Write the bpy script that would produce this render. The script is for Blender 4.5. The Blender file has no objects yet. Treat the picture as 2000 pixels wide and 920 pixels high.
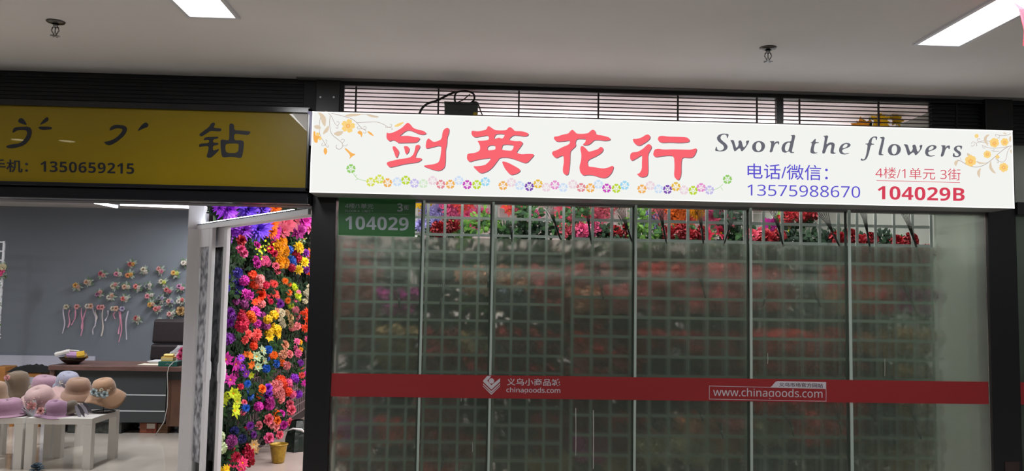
import bpy, math, random
from mathutils import Vector, Matrix, Euler
from mathutils.geometry import tessellate_polygon
from bpy_extras.object_utils import world_to_camera_view
random.seed(7)
sc = bpy.context.scene
C = sc.collection
R = math.radians
# ------------------------------------------------------------------ camera
F = 1600.0
YAW, PITCH, ROLL = R(2.6), R(4.21), R(1.0)
FWD = Vector((math.sin(YAW)*math.cos(PITCH), math.cos(YAW)*math.cos(PITCH), math.sin(PITCH)))
_r = Vector((math.cos(YAW), -math.sin(YAW), 0)); _u = _r.cross(FWD)
RT = math.cos(ROLL)*_r + math.sin(ROLL)*_u
UP = -math.sin(ROLL)*_r + math.cos(ROLL)*_u
EYE = Vector((0, 0, 1.6))
cd = bpy.data.cameras.new('camera'); cam = bpy.data.objects.new('camera', cd); C.objects.link(cam)
cd.sensor_width = 36; cd.lens = F*36/2000; cd.clip_end = 100
m = Matrix((RT, UP, -FWD)).transposed().to_4x4(); m.translation = EYE
cam.matrix_world = m
sc.camera = cam
# ------------------------------------------------------------------ world, exposure, big lights
sc.view_settings.view_transform = 'Standard'; sc.view_settings.look = 'None'
sc.view_settings.exposure = 0.0; sc.view_settings.gamma = 1; sc.view_settings.use_curve_mapping = False
w = bpy.data.worlds.new('world'); sc.world = w; w.use_nodes = True
w.node_tree.nodes['Background'].inputs[0].default_value = (0.9, 0.95, 1.0, 1)
w.node_tree.nodes['Background'].inputs[1].default_value = 0.055
def area(name, loc, sx, sy, power, color=(1, 1, 1), rot=(0, 0, 0)):
    l = bpy.data.lights.new(name, 'AREA'); l.shape = 'RECTANGLE'; l.size = sx; l.size_y = sy
    l.energy = power; l.color = color
    o = bpy.data.objects.new(name, l); C.objects.link(o); o.location = loc; o.rotation_euler = rot
    return o
# ceiling lamps inside the two shops (fixtures are built with the ceilings)
HAT_LAMPS = [(-5.4, 7.6), (-3.4, 7.6), (-7.0, 8.0), (-3.3, 9.9)]
FLW_LAMPS = [(-1.0, 6.9), (0.6, 6.6), (2.2, 6.6), (-0.9, 9.0), (1.0, 9.0), (2.4, 9.0)]
for x, y in HAT_LAMPS: area('shop_lamp_light', (x, y, 2.57), 0.12, 1.1, 36, (0.95, 0.97, 1.0))
for x, y in FLW_LAMPS:
    area('shop_lamp_light', (x, y, 2.66), 1.1, 0.05, 36, (1.0, 0.97, 0.97))
    area('added_ceiling_uplight', (x, y, 2.76), 1.1, 0.05, 21 if y < 8 else 9, (1.0, 0.95, 0.96), (math.pi, 0, 0))  # added upward light that brightens the ceiling seen through the louvre
area('added_window_light', (1.2, 5.10, 2.585), 3.9, .03, 44, (1.0, 0.97, 0.95))  # added unseen light that brightens the grid and flowers behind the film
COR_LAMPS = [(-1.26, 3.30), (2.3, 3.37), (-4.85, 3.3), (5.9, 3.37), (-1.26, -0.4), (2.3, -0.4), (-8.4, -0.4), (5.9, -0.4)]
for x, y in COR_LAMPS: area('corridor_lamp_light', (x, y, 2.885), 0.2, 1.05, 16.5, (0.98, 0.98, 1.0))

# ------------------------------------------------------------------ helpers
def ray(x, y): return FWD + RT*((x-1000)/F) - UP*((y-460)/F)
def onY(x, y, Y): d = ray(x, y); return EYE + d*(Y/d.y)
def onZ(x, y, z): d = ray(x, y); return EYE + d*((z-1.6)/d.z)
def onX(x, y, X): d = ray(x, y); return EYE + d*(X/d.x)
def lin(c):
    return tuple(((v/255)/12.92 if v/255 <= .04045 else (((v/255)+.055)/1.055)**2.4) for v in c)
MATS = {}
def mat(name, rgb=(128,128,128), rough=.5, metal=0, emit=None, es=1, noise=0, nscale=20, spec=.5, bump=0, rgb2=None, coat=0, sheen=0, trans=0):
    if name in MATS: return MATS[name]
    M = bpy.data.materials.new(name); M.use_nodes = True; nt = M.node_tree; b = nt.nodes['Principled BSDF']
    c = lin(rgb)+(1,)
    b.inputs['Base Color'].default_value = c; b.inputs['Roughness'].default_value = rough
    b.inputs['Metallic'].default_value = metal; b.inputs['Specular IOR Level'].default_value = spec
    b.inputs['Coat Weight'].default_value = coat; b.inputs['Sheen Weight'].default_value = sheen
    b.inputs['Transmission Weight'].default_value = trans
    if emit: b.inputs['Emission Color'].default_value = lin(emit)+(1,); b.inputs['Emission Strength'].default_value = es
    if noise or rgb2 or bump:
        tc = nt.nodes.new('ShaderNodeTexCoord'); n = nt.nodes.new('ShaderNodeTexNoise'); n.inputs['Scale'].default_value = nscale
        n.inputs['Detail'].default_value = 4; nt.links.new(tc.outputs['Object'], n.inputs['Vector'])
        if noise or rgb2:
            mx = nt.nodes.new('ShaderNodeMix'); mx.data_type = 'RGBA'
            c2 = lin(rgb2)+(1,) if rgb2 else tuple(max(0, v*(1-noise)) for v in c[:3])+(1,)
            mx.inputs[6].default_value = c; mx.inputs[7].default_value = c2
            rp = nt.nodes.new('ShaderNodeMapRange'); rp.inputs[1].default_value = .35; rp.inputs[2].default_value = .65
            nt.links.new(n.outputs['Fac'], rp.inputs[0]); nt.links.new(rp.outputs[0], mx.inputs[0]); nt.links.new(mx.outputs[2], b.inputs['Base Color'])
        if bump:
            bp = nt.nodes.new('ShaderNodeBump'); bp.inputs['Strength'].default_value = bump; bp.inputs['Distance'].default_value = .01
            nt.links.new(n.outputs['Fac'], bp.inputs['Height']); nt.links.new(bp.outputs[0], b.inputs['Normal'])
    MATS[name] = M; return M
def emat(name, rgb, s=1.0):
    if name in MATS: return MATS[name]
    M = bpy.data.materials.new(name); M.use_nodes = True; nt = M.node_tree
    nt.nodes.remove(nt.nodes['Principled BSDF']); e = nt.nodes.new('ShaderNodeEmission')
    e.inputs[0].default_value = lin(rgb)+(1,); e.inputs[1].default_value = s
    nt.links.new(e.outputs[0], nt.nodes['Material Output'].inputs[0]); MATS[name] = M; return M
class MB:
    def __init__(s): s.v = []; s.f = []; s.mi = []
    def add(s, vs, fs, mi=0):
        o = len(s.v); s.v += [tuple(v) for v in vs]; s.f += [tuple(i+o for i in f) for f in fs]; s.mi += [mi]*len(fs); return s
    def box(s, a, b, mi=0):
        x0, x1 = sorted((a[0], b[0])); y0, y1 = sorted((a[1], b[1])); z0, z1 = sorted((a[2], b[2]))
        vs = [(x0,y0,z0),(x1,y0,z0),(x1,y1,z0),(x0,y1,z0),(x0,y0,z1),(x1,y0,z1),(x1,y1,z1),(x0,y1,z1)]
        return s.add(vs, [(3,2,1,0),(4,5,6,7),(0,1,5,4),(1,2,6,5),(2,3,7,6),(3,0,4,7)], mi)
    def prism(s, plan, z0, z1, mi=0):
        n = len(plan); vs = [(x, y, z0) for x, y in plan]+[(x, y, z1) for x, y in plan]
        fs = [tuple(range(n))[::-1], tuple(range(n, 2*n))]+[(i, (i+1) % n, n+(i+1) % n, n+i) for i in range(n)]
        return s.add(vs, fs, mi)
    def tube(s, pts, r, n=6, mi=0, cap=True):
        pts = [Vector(p) for p in pts]; rs = r if isinstance(r, (list, tuple)) else [r]*len(pts)
        vs = []; fs = []; prev = None
        for i, p in enumerate(pts):
            t = (pts[min(i+1, len(pts)-1)]-pts[max(i-1, 0)]).normalized()
            if prev is None: a = t.orthogonal().normalized()
            else: a = (prev-t*prev.dot(t)); a = a.normalized() if a.length > 1e-6 else t.orthogonal().normalized()
            prev = a; b = t.cross(a)
            for k in range(n):
                an = 2*math.pi*k/n; vs.append(p+(a*math.cos(an)+b*math.sin(an))*rs[i])
        for i in range(len(pts)-1):
            for k in range(n): fs.append((i*n+k, i*n+(k+1) % n, (i+1)*n+(k+1) % n, (i+1)*n+k))
        if cap: fs += [tuple(range(n))[::-1], tuple(range((len(pts)-1)*n, len(pts)*n))]
        return s.add(vs, fs, mi)
    def lathe(s, prof, n=24, c=(0,0,0), mi=0):
        vs = []; fs = []
        for (r, z) in prof:
            for k in range(n):
                a = 2*math.pi*k/n; vs.append((c[0]+r*math.cos(a), c[1]+r*math.sin(a), c[2]+z))
        for i in range(len(prof)-1):
            for k in range(n): fs.append((i*n+k, i*n+(k+1) % n, (i+1)*n+(k+1) % n, (i+1)*n+k))
        return s.add(vs, fs, mi)
    def ball(s, c, r, n=10, m_=7, mi=0, sq=(1,1,1)):
        prof = []
        vs = []; fs = []
        for i in range(m_+1):
            t = math.pi*i/m_
            for k in range(n):
                a = 2*math.pi*k/n
                vs.append((c[0]+r*sq[0]*math.sin(t)*math.cos(a), c[1]+r*sq[1]*math.sin(t)*math.sin(a), c[2]+r*sq[2]*math.cos(t)))
        for i in range(m_):
            for k in range(n): fs.append((i*n+k, (i+1)*n+k, (i+1)*n+(k+1) % n, i*n+(k+1) % n))
        return s.add(vs, fs, mi)
    def mesh(s, name, smooth=False):
        me = bpy.data.meshes.new(name); me.from_pydata(s.v, [], s.f); me.polygons.foreach_set('material_index', s.mi)
        if smooth: me.polygons.foreach_set('use_smooth', [True]*len(me.polygons))
        me.update(); return me
    def build(s, name, mats, parent=None, smooth=False, bevel=0, loc=None):
        o = bpy.data.objects.new(name, s.mesh(name, smooth))
        for M in (mats if isinstance(mats, (list, tuple)) else [mats]): o.data.materials.append(M)
        link(o, parent)
        if loc is not None: o.location = loc
        if bevel:
            b = o.modifiers.new('bevel', 'BEVEL'); b.width = bevel; b.segments = 2; b.limit_method = 'ANGLE'
        return o
def link(o, parent=None):
    C.objects.link(o)
    if parent is not None: o.parent = parent
    return o
def tag(o, label=None, cat=None, group=None, kind=None):
    if label: o['label'] = label
    if cat: o['category'] = cat
    if group: o['group'] = group
    if kind: o['kind'] = kind
    return o
def thing(name, label, cat, loc=(0,0,0), rz=0, group=None):
    o = bpy.data.objects.new(name, None); o.location = loc; o.rotation_euler = (0, 0, rz); o.empty_display_size = .1
    C.objects.link(o); return tag(o, label, cat, group)
def struct(o): o['kind'] = 'structure'; return o
def inst(name, data, mats, parent, M):          # object sharing mesh data, own materials
    o = bpy.data.objects.new(name, data); link(o, parent); o.matrix_local = M
    for i, mm in enumerate(mats if isinstance(mats, (list, tuple)) else [mats]):
        o.material_slots[i].link = 'OBJECT'; o.material_slots[i].material = mm
    return o
# flat printing on a plane y = Y, outlines measured on the photograph and laid on the real plane
def chaikin(p, n=1):
    for _ in range(n):
        q = []
        for i in range(len(p)):
            a, b = p[i], p[(i+1) % len(p)]
            q += [(a[0]*.78+b[0]*.22, a[1]*.78+b[1]*.22), (a[0]*.22+b[0]*.78, a[1]*.22+b[1]*.78)]
        p = q
    return p
def printed(name, shapes, Y, M, parent, smooth=1, off=(0, 0), thick=0.0):
    vs = []; fs = []
    for sh in shapes:
        loops = sh if isinstance(sh[0][0], (list, tuple)) else [sh]
        L = [[onY(x+off[0], y+off[1], Y) for x, y in (chaikin(l, smooth) if smooth else l)] for l in loops]
        tr = tessellate_polygon([[Vector((v.x, v.z, 0)) for v in l] for l in L])
        flat = [v for l in L for v in l]; o = len(vs); vs += flat
        for t in tr:
            a, b, c = (flat[i] for i in t)
            t = tuple(i+o for i in t)
            if ((b-a).cross(c-a)).y > 0: t = t[::-1]
            fs.append(t)
    mb = MB(); mb.add(vs, fs); return mb.build(name, M, parent)
def sans(s, b=False):
    D, U, L_ = (0x1D7EC, 0x1D5D4, 0x1D5EE) if b else (0x1D7E2, 0x1D5A0, 0x1D5BA)
    return ''.join(chr(D+ord(c)-48) if '0' <= c <= '9' else chr(U+ord(c)-65) if 'A' <= c <= 'Z' else chr(L_+ord(c)-97) if 'a' <= c <= 'z' else c for c in s)
def text_mesh(s, bold=0, shear=0, space=1):
    cu = bpy.data.curves.new('t', 'FONT'); cu.body = s; cu.offset = bold; cu.shear = shear; cu.space_character = space; cu.resolution_u = 3
    o = bpy.data.objects.new('t', cu); C.objects.link(o)
    dg = bpy.context.evaluated_depsgraph_get(); dg.update()
    me = bpy.data.meshes.new_from_object(o.evaluated_get(dg)); bpy.data.objects.remove(o); bpy.data.curves.remove(cu)
    return me
def lettering(name, s, q, Y, M, parent, bold=0, shear=0, space=1):     # q: photo corners TL, TR, BR, BL of the ink
    me = text_mesh(s, bold, shear, space); me.name = name
    xs = [v.co.x for v in me.vertices]; ys = [v.co.y for v in me.vertices]
    x0, x1, y0, y1 = min(xs), max(xs), min(ys), max(ys)
    P = [onY(a, b, Y) for a, b in q]
    for v in me.vertices:
        a = (v.co.x-x0)/(x1-x0); b = (v.co.y-y0)/(y1-y0)
        v.co = (P[3]*(1-a)+P[2]*a)*(1-b)+(P[0]*(1-a)+P[1]*a)*b
    me.materials.clear(); me.materials.append(M); me.update()
    return link(bpy.data.objects.new(name, me), parent)
def stroke(pts, w0, w1=None, n=10):          # thin printed line as an outline in photo pixels (smoothed path)
    w1 = w0 if w1 is None else w1
    q = [(*p,) for p in pts]
    for _ in range(2):
        r_ = [q[0]]
        for i in range(len(q)-1):
            a, b = q[i], q[i+1]; r_ += [(a[0]*.75+b[0]*.25, a[1]*.75+b[1]*.25), (a[0]*.25+b[0]*.75, a[1]*.25+b[1]*.75)]
        q = r_+[q[-1]]
    L_ = []; Rr = []
    for i, p in enumerate(q):
        a = q[max(i-1, 0)]; b = q[min(i+1, len(q)-1)]; dx, dy = b[0]-a[0], b[1]-a[1]; d = math.hypot(dx, dy) or 1
        w_ = (w0+(w1-w0)*i/(len(q)-1))/2
        L_.append((p[0]-dy/d*w_, p[1]+dx/d*w_)); Rr.append((p[0]+dy/d*w_, p[1]-dx/d*w_))
    return L_+Rr[::-1]
def sc_(pts, ox, oy, k): return [(ox+x/k, oy+y/k) for x, y in pts]
# ================================================================== SETTING
XP0, XP1 = -2.25, -2.15          # partition between the shops
plaster = mat('ceiling_plaster', (232, 229, 226), .9, noise=.06, nscale=1.5)
black = mat('black_steel', (20, 20, 24), .35, spec=.5)
black2 = mat('black_board', (30, 30, 34), .55, noise=.2, nscale=6)
white_al = mat('white_aluminium', (236, 236, 240), .35)
tile = mat('polished_tile', (205, 196, 184), .08, noise=.1, nscale=2.5, spec=.6)
struct(MB().box((-9, -4, 2.9), (8, 5.0, 3.3)).build('ceiling', plaster))
struct(MB().box((-9, -4, -.12), (8, 5.0, 0)).build('floor', mat('corridor_tile', (205, 200, 192), .25, noise=.1, nscale=2)))
struct(MB().box((-9, -4.2, 0), (8, -4, 2.9)).build('wall_corridor', mat('corridor_wall', (120, 118, 116), .7)))
struct(MB().box((-9, 5.0, -.12), (XP0+.06, 11.2, 0)).build('floor_hat_shop', tile))
struct(MB().box((XP0+.06, 5.0, -.12), (8, 11.2, 0)).build('floor_flower_shop', mat('flower_shop_tile', (185, 170, 162), .2, noise=.12, nscale=3)))
struct(MB().box((-9, 11, 0), (XP0, 11.2, 3.2)).build('wall_back_hat_shop', mat('grey_blue_paint', (118, 124, 132), .75, noise=.05, nscale=2)))
struct(MB().box((XP0, 11, 0), (8, 11.2, 3.3)).build('wall_back_flower_shop', mat('pinkish_wall', (205, 190, 190), .8)))
struct(MB().box((-9, 4.9, 0), (-8.8, 11.2, 3.2)).build('wall_left', mat('light_wall', (170, 172, 174), .8)))
struct(MB().box((-8.8, 5.06, 2.66), (XP0, 11.0, 2.9)).build('ceiling_hat_shop', mat('hat_shop_ceiling', (196, 190, 186), .85)))
struct(MB().box((XP0, 5.06, 3.0), (8, 11.0, 3.3)).build('ceiling_flower_shop', mat('flower_shop_ceiling', (238, 232, 233), .85)))
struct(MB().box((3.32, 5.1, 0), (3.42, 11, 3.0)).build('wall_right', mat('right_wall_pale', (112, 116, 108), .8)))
struct(MB().box((XP0, 6.62, 0), (XP1, 11, 3.0)).build('wall_partition', [mat('partition_dark', (70, 62, 62), .9, noise=.4, nscale=4)]))
# white post that closes the partition towards the corridor, running up above the track
p = struct(MB().box((XP0, 6.52, 0), (XP1+.0, 6.66, 2.08)).box((XP0-.01, 6.54, 2.08), (XP1+.015, 6.66, 2.66)).build('trim_1', white_al, bevel=.006))
# wainscot at the back of the hat shop
struct(MB().box((-8.8, 10.97, 0), (-4.9, 11.0, .72)).build('trim_2', mat('lavender_board', (190, 190, 205), .6)))

# --- black front structure
def zat(x, y, Y=5.0): return onY(x, y, Y).z
hdr = thing('shopfront_frame', 'black steel shopfront frame of posts and beams under the ceiling', 'frame', (0, 5, 0))
def fbox(name, a, b, M=None, bevel=.004, par=hdr, lab=None):
    o = MB().box(a, b).build(name, M or black, par, bevel=bevel); o.matrix_parent_inverse = Matrix.Translation(-Vector(par.location))
    if lab: o['label'] = lab
    return o
fbox('post', (-.985, 4.96, 0), (-.84, 5.10, 2.9)); fbox('post', (3.205, 4.96, 0), (3.385, 5.10, 2.9))
fbox('rail', (-9, 4.98, 2.868), (8, 5.06, 2.9))
fbox('beam', (-9, 4.93, 2.115), (-.985, 5.06, 2.23)); fbox('beam', (-.84, 4.98, 2.16), (3.205, 5.06, 2.24), mat('dark_grey_steel', (62, 62, 62), .4))
fbox('beam', (3.385, 4.94, 2.16), (8, 5.06, 2.24))
fbox('beam', (-9, 4.955, 2.235), (-.985, 5.05, 2.70))
# window sill below
fbox('sill', (-.84, 4.97, 0), (3.205, 5.05, .12)); fbox('sill', (3.385, 4.97, 0), (8, 5.05, .12))
fbox('name_tag', (3.27, 4.955, .38), (3.36, 4.962, .64), mat('brown_sticker', (52, 36, 34), .6), bevel=0, lab='brown sticker low on the right post')
# upper black boards with fine grooves above the yellow sign
bd = thing('header_boarding', 'black grooved boarding between ceiling and yellow sign', 'boarding', (-3, 5.0, 2.7))
mb = MB(); mb.box((-9, 5.0, 2.62), (-1.06, 5.03, 2.88))
o = mb.build('backing_board', black2, bd); o.matrix_parent_inverse = Matrix.Translation((3, -5, -2.7))
slat_me = MB().box((-3.97, -.008, -.008), (3.97, 0, .008)).mesh('slat'); slat_me.materials.append(None)
for k in range(10):
    inst('slat', slat_me, black2, bd, Matrix.Translation((-2.03, -.0, -.055+k*.024)))
# end board with two screws
eb = MB().box((-1.06, 4.965, 2.64), (-.815, 4.99, 2.885)).build('cover_plate', black2, bevel=.003)
tag(eb, 'plain black square header panel with two screws left of the louvre', 'panel')
scr = MB().lathe([(0, 0), (.006, 0), (.006, .004), (0, .004)], 10).mesh('screw'); scr.materials.append(None)
for x, y in ((626, 190), (652, 190)):
    q = onY(x, y, 4.963); inst('screw', scr, mat('steel_bright', (170, 170, 175), .3, metal=1), eb, Matrix.Translation(q) @ Matrix.Rotation(R(90), 4, 'X'))
# open louvre above the lit sign
def louvre(label, xs0, xs1, uprights, n, M, thick_posts=()):
    t = thing('louvre', label, 'louvre', (xs0, 5.02, 2.63))
    W = xs1-xs0
    sm = MB().box((0, -.005, -.0028), (W, .005, .0028)).mesh('slat'); sm.materials.append(None)
    for k in range(n): inst('slat', sm, M, t, Matrix.Translation((0, 0, .01+k*.0243)))
    um = MB().box((-.005, -.016, 0), (.005, -.006, .25)).mesh('upright'); um.materials.append(None)
    for x in uprights: inst('upright', um, M, t, Matrix.Translation((x-xs0, 0, 0)))
    for x in thick_posts:
        MB().box((-.022, -.03, 0), (.022, 0, .25)).build('mullion', black, t, loc=(x-xs0, 0, 0))
    return t
X = lambda x: onY(x, 215, 5.02).x
sl_m = mat('louvre_brown', (48, 36, 40), .5)
louvre('dark open louvre of thin slats above the lit white sign', X(668), X(1817), [X(v) for v in (695, 856, 1013, 1168, 1323, 1477, 1560, 1714)], 10, sl_m, [X(1520)])
louvre('dark closed louvre above right end of the white sign', X(1819), 8, [X(1866), 3.9], 10, black2)
MB_ = MB().box((X(1817), 5.035, 2.62), (8, 5.05, 2.88)).build('backing_board', mat('dark_green_board', (38, 44, 44), .6))
tag(MB_, 'dark board behind closed louvre right of the open louvre', 'board')
# grey cornice strip along the ceiling edge
struct(MB().box((-1.1, 4.93, 2.893), (8, 4.985, 2.9)).build('trim_3', mat('cornice_grey', (120, 120, 120), .6)))

# --- ceiling lamps
lampM = emat('lamp_diffuser', (255, 255, 255), 4.0)
lampF = mat('lamp_frame_white', (215, 215, 220), .35)
def ceiling_lamp(x, y, z, sx, sy, label, group=None):
    t = thing('ceiling_lamp', label, 'ceiling lamp', (x, y, z), 0, group)
    f = .018
    mb = MB()
    for a, b in (((-sx/2, -sy/2), (sx/2, -sy/2+f)), ((-sx/2, sy/2-f), (sx/2, sy/2)), ((-sx/2, -sy/2+f), (-sx/2+f, sy/2-f)), ((sx/2-f, -sy/2+f), (sx/2, sy/2-f))):
        mb.box((a[0], a[1], -.012), (b[0], b[1], 0.0))
    mb.build('lamp_frame', lampF, t)
    MB().box((-sx/2+f, -sy/2+f, -.004), (sx/2-f, sy/2-f, 0)).build('diffuser', lampM, t)
    return t
cl = ['left recessed panel lamp in corridor ceiling above the yellow sign side', 'right recessed panel lamp in corridor ceiling with red ribbon beside it']
for i, (x, y) in enumerate(COR_LAMPS):
    if i < 2: ceiling_lamp(x, y, 2.9, .25, 1.14, cl[i], 'corridor panel lamps')
    else: ceiling_lamp(x, y, 2.9, .25, 1.14, 'recessed panel lamp in corridor ceiling %s' % ('beyond the picture left', 'beyond the picture right', 'behind the viewer, left of centre', 'behind the viewer, right of centre', 'behind the viewer, far left', 'behind the viewer, far right')[i-2], 'corridor panel lamps out of view')
# two round downlights over the corridor, mirrored in the yellow sign
for x in (-4.02, -3.61):
    t = thing('downlight', 'round warm downlight in the corridor ceiling, %s of two' % ('left' if x < -3.8 else 'right'), 'downlight', (x, 2.36, 2.9), 0, 'round downlights in the corridor ceiling')
    MB().lathe([(.09, 0), (.09, -.01), (.07, -.012), (.07, 0)], 24).build('ring', lampF, t, True)
    MB().lathe([(0.0, -.004), (.07, -.004)], 24).build('diffuser', emat('downlight_warm', (255, 244, 205), 9), t)
# tube lamps in the shops
def tube_lamp(x, y, z, L, ang, label, s=1.0):
    t = thing('tube_lamp', label, 'tube lamp', (x, y, z), ang)
    MB().box((-L/2, -.03, -.03), (L/2, .03, 0)).build('housing', lampF, t, bevel=.004)
    if z == 2.75: MB().tube([(-.4, 0, 0), (-.4, 0, .25)], .004, 6).tube([(.4, 0, 0), (.4, 0, .25)], .004, 6).build('hanger', lampF, t)
    MB().tube([(-L/2+.02, 0, -.045), (L/2-.02, 0, -.045)], .016, 10).build('tube', emat('tube_glow', (245, 245, 255), 7), t, True)
    MB().box((-L/2, -.012, -.06), (-L/2+.02, .012, -.03)).box((L/2-.02, -.012, -.06), (L/2, .012, -.03)).build('socket', lampF, t)
hl = ['out of sight near the front left of hat shop', 'over the white tables at front of hat shop', 'over the back left of hat shop', 'short tube']
a_, b_ = onZ(232, 398, 2.62), onZ(395, 405, 2.62)
mid = (a_+b_)/2; tube_lamp(mid.x, mid.y, 2.66, (b_-a_).length, math.atan2(b_.y-a_.y, b_.x-a_.x), 'long white tube lamp under the hat shop ceiling beside the doorway')
c_, d_ = onZ(186, 394.5, 2.62), onZ(222, 402, 2.62)
mid = (c_+d_)/2; tube_lamp(mid.x, mid.y, 2.66, max(.6, (d_-c_).length), math.atan2(d_.y-c_.y, d_.x-c_.x), 'slanting white tube lamp meeting the long tube at a corner')
for x, y in HAT_LAMPS[:3]: tube_lamp(x, y-.0, 2.66, 1.2, R(90), 'white tube lamp on hat shop ceiling above %s' % {(-5.4,7.6):'the left tables',(-3.4,7.6):'the right table',(-7.0,8.0):'the far left'}[(x,y)])
for (x, y), w_ in zip(FLW_LAMPS, ('front left', 'front middle', 'front right', 'back left', 'back middle', 'back right')): tube_lamp(x, y, 2.75, 1.2, 0, 'white tube lamp hung under flower shop ceiling, %s of six' % w_)
tube_lamp(1.2, 5.10, 2.65, 3.9, 0, 'added unseen tube lamp brightening the window display, hidden behind the sign')  # fixture for the added light that brightens the display grid
# --- sprinklers
chrome = mat('chrome', (150, 150, 152), .2, metal=1)
def sprinkler(x, y, label, kind=0):
    q = onZ(x, y, 2.9); t = thing('sprinkler', label, 'sprinkler', (q.x, q.y, 2.9), 0)
    mb = MB().lathe([(0, 0), (.044, 0), (.040, -.006), (.022, -.012), (.016, -.012)], 24); mb.build('escutcheon', mat('dull_nickel', (95, 92, 88), .3, metal=.8), t, True)
    mb = MB().tube([(0, 0, -.01), (0, 0, -.03)], .011, 10)
    mb.tube([(.013, 0, -.028), (.018, 0, -.045), (.004, 0, -.068)], .0032, 6).tube([(-.013, 0, -.028), (-.018, 0, -.045), (-.004, 0, -.068)], .0032, 6)
    mb.tube([(0, 0, -.03), (0, 0, -.06)], .003, 6)
    mb.build('frame_arms', chrome, t, True)
    mb = MB()
    for k in range(8):
        a = k*math.pi/4; c, s_ = math.cos(a), math.sin(a); d = .09
        mb.add([(0, 0, -.070), (.022*math.cos(a-.28), .022*math.sin(a-.28), -.071), (.024*c, .024*s_, -.073), (.022*math.cos(a+.28), .022*math.sin(a+.28), -.071)], [(0, 1, 2, 3)])
    o = mb.build('deflector', chrome, t); so = o.modifiers.new('s', 'SOLIDIFY'); so.thickness = .0015
sprinkler(1500, 93, 'small chrome sprinkler head on ceiling near the right lamp')
sprinkler(109, 42, 'small chrome sprinkler head on ceiling left of the left lamp')
# red ribbon hanging at right
mb = MB(); pts = [onY(2000-20, -60, 3.2), onY(1986, 5, 3.2), onY(1996, 18, 3.2), onY(2006, 60, 3.2), onY(2004, 90, 3.2)]
vs = []
for i, p_ in enumerate(pts): vs += [p_+Vector((-.014, 0, 0)), p_+Vector((.014, .01*(i % 2), 0))]
mb.add(vs, [(2*i, 2*i+1, 2*i+3, 2*i+2) for i in range(len(pts)-1)])
o = mb.build('ribbon', mat('red_ribbon', (215, 50, 70), .6, trans=0), None); so = o.modifiers.new('s', 'SOLIDIFY'); so.thickness = .001
tag(o, 'red ribbon hanging from the ceiling at the right lamp', 'ribbon')

# ================================================================== MAIN SIGN (light box)
SY = 4.73
sg = thing('light_box_sign', 'long lit white light box sign with red characters and flowers', 'sign', (1.13, 4.99, 2.172))
def onto(o, par): o.matrix_parent_inverse = Matrix.Translation(-Vector(par.location)); return o
SX0, SX1, SZ0, SZ1 = -.955, 3.22, 2.173, 2.645
onto(MB().box((SX0, SY+.002, SZ0), (SX1, 4.955, SZ1)).build('casing', mat('sign_casing', (135, 135, 131), .5), sg), sg)
onto(MB().box((SX0, SY, SZ0), (SX1, SY+.002, SZ1)).build('face', emat('sign_face_glow', (243, 244, 240), 1.0), sg), sg)
edge = mat('sign_edge', (225, 225, 222), .4, emit=(255, 255, 250), es=.9)
e_ = MB()
for a, b in (((SX0, SZ0), (SX1, SZ0+.006)), ((SX0, SZ1-.006), (SX1, SZ1)), ((SX0, SZ0), (SX0+.006, SZ1)), ((SX1-.006, SZ0), (SX1, SZ1))):
    e_.box((a[0], SY-.0015, a[1]), (b[0], SY, b[1]))
onto(e_.build('edge_strip', edge, sg), sg)
red = emat('print_red', (250, 104, 114)); grey = emat('print_grey', (118, 106, 116)); dk = emat('print_slate', (104, 104, 114))
blu = emat('print_blue', (92, 82, 205)); crim = emat('print_crimson', (214, 66, 88)); pinkh = emat('print_halo', (255, 236, 238))
CH = {}
CH['jian'] = (740, 230, [[(120,215),(140,235),(200,225),(270,195),(340,155),(390,105),(430,70),(470,95),(510,150),(570,175),(650,190),(700,215),(710,240),(670,255),(620,250),(575,235),(520,210),(470,190),(425,190),(380,215),(340,250),(305,275),(370,270),(450,270),(530,290),(605,295),(615,315),(590,350),(555,372),(450,375),(290,380),(270,360),(235,340),(205,335),(160,355),(115,315),(112,260)],
 [(205,430),(240,425),(290,480),(305,520),(275,600),(250,590),(235,540),(205,460)], [(370,425),(430,425),(460,460),(450,510),(415,550),(395,530),(385,480)],
 [(555,410),(610,405),(618,440),(575,510),(540,600),(640,605),(645,630),(580,670),(400,690),(190,742),(150,738),(112,690),(130,660),(300,620),(455,600),(510,560),(535,500),(545,440)],
 [(740,305),(775,330),(815,362),(870,355),(940,320),(955,205),(985,165),(1025,148),(1055,165),(1050,230),(1025,290),(1020,400),(1000,470),(1000,620),(990,740),(930,790),(870,795),(780,770),(690,735),(668,722),(700,710),(830,695),(890,670),(915,620),(935,480),(935,430),(890,420),(830,435),(710,465),(700,430),(710,350)]])
CH['ying'] = (900, 230, [[[(160,195),(200,195),(250,205),(330,190),(385,175),(400,130),(425,125),(460,150),(510,185),(600,190),(685,185),(710,150),(740,138),(780,165),(805,200),(900,200),(970,215),(1020,240),(1000,270),(950,280),(860,265),(785,262),(720,320),(745,340),(830,352),(895,348),(935,375),(900,430),(835,515),(850,530),(910,548),(1000,540),(1085,543),(1100,560),(1040,630),(1000,670),(960,680),(890,655),(800,620),(700,595),(585,597),(540,660),(480,740),(410,800),(330,830),(280,825),(220,770),(180,725),(260,725),(360,710),(420,660),(460,600),(330,615),(220,635),(130,665),(90,620),(95,550),(120,535),(220,525),(285,490),(290,430),(270,380),(245,345),(330,345),(420,330),(420,290),(400,262),(310,280),(205,295),(160,255)],
 [(520,248),(600,240),(660,250),(645,290),(620,315),(570,295),(530,310),(495,318)], [(400,440),(440,412),(500,412),(522,440),(515,480),(400,490)], [(630,405),(700,400),(800,412),(770,495),(690,490),(610,480),(620,430)]],
 [(620,650),(700,668),(800,720),(895,775),(880,815),(820,845),(760,858),(720,835),(665,770),(625,690)]])
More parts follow.
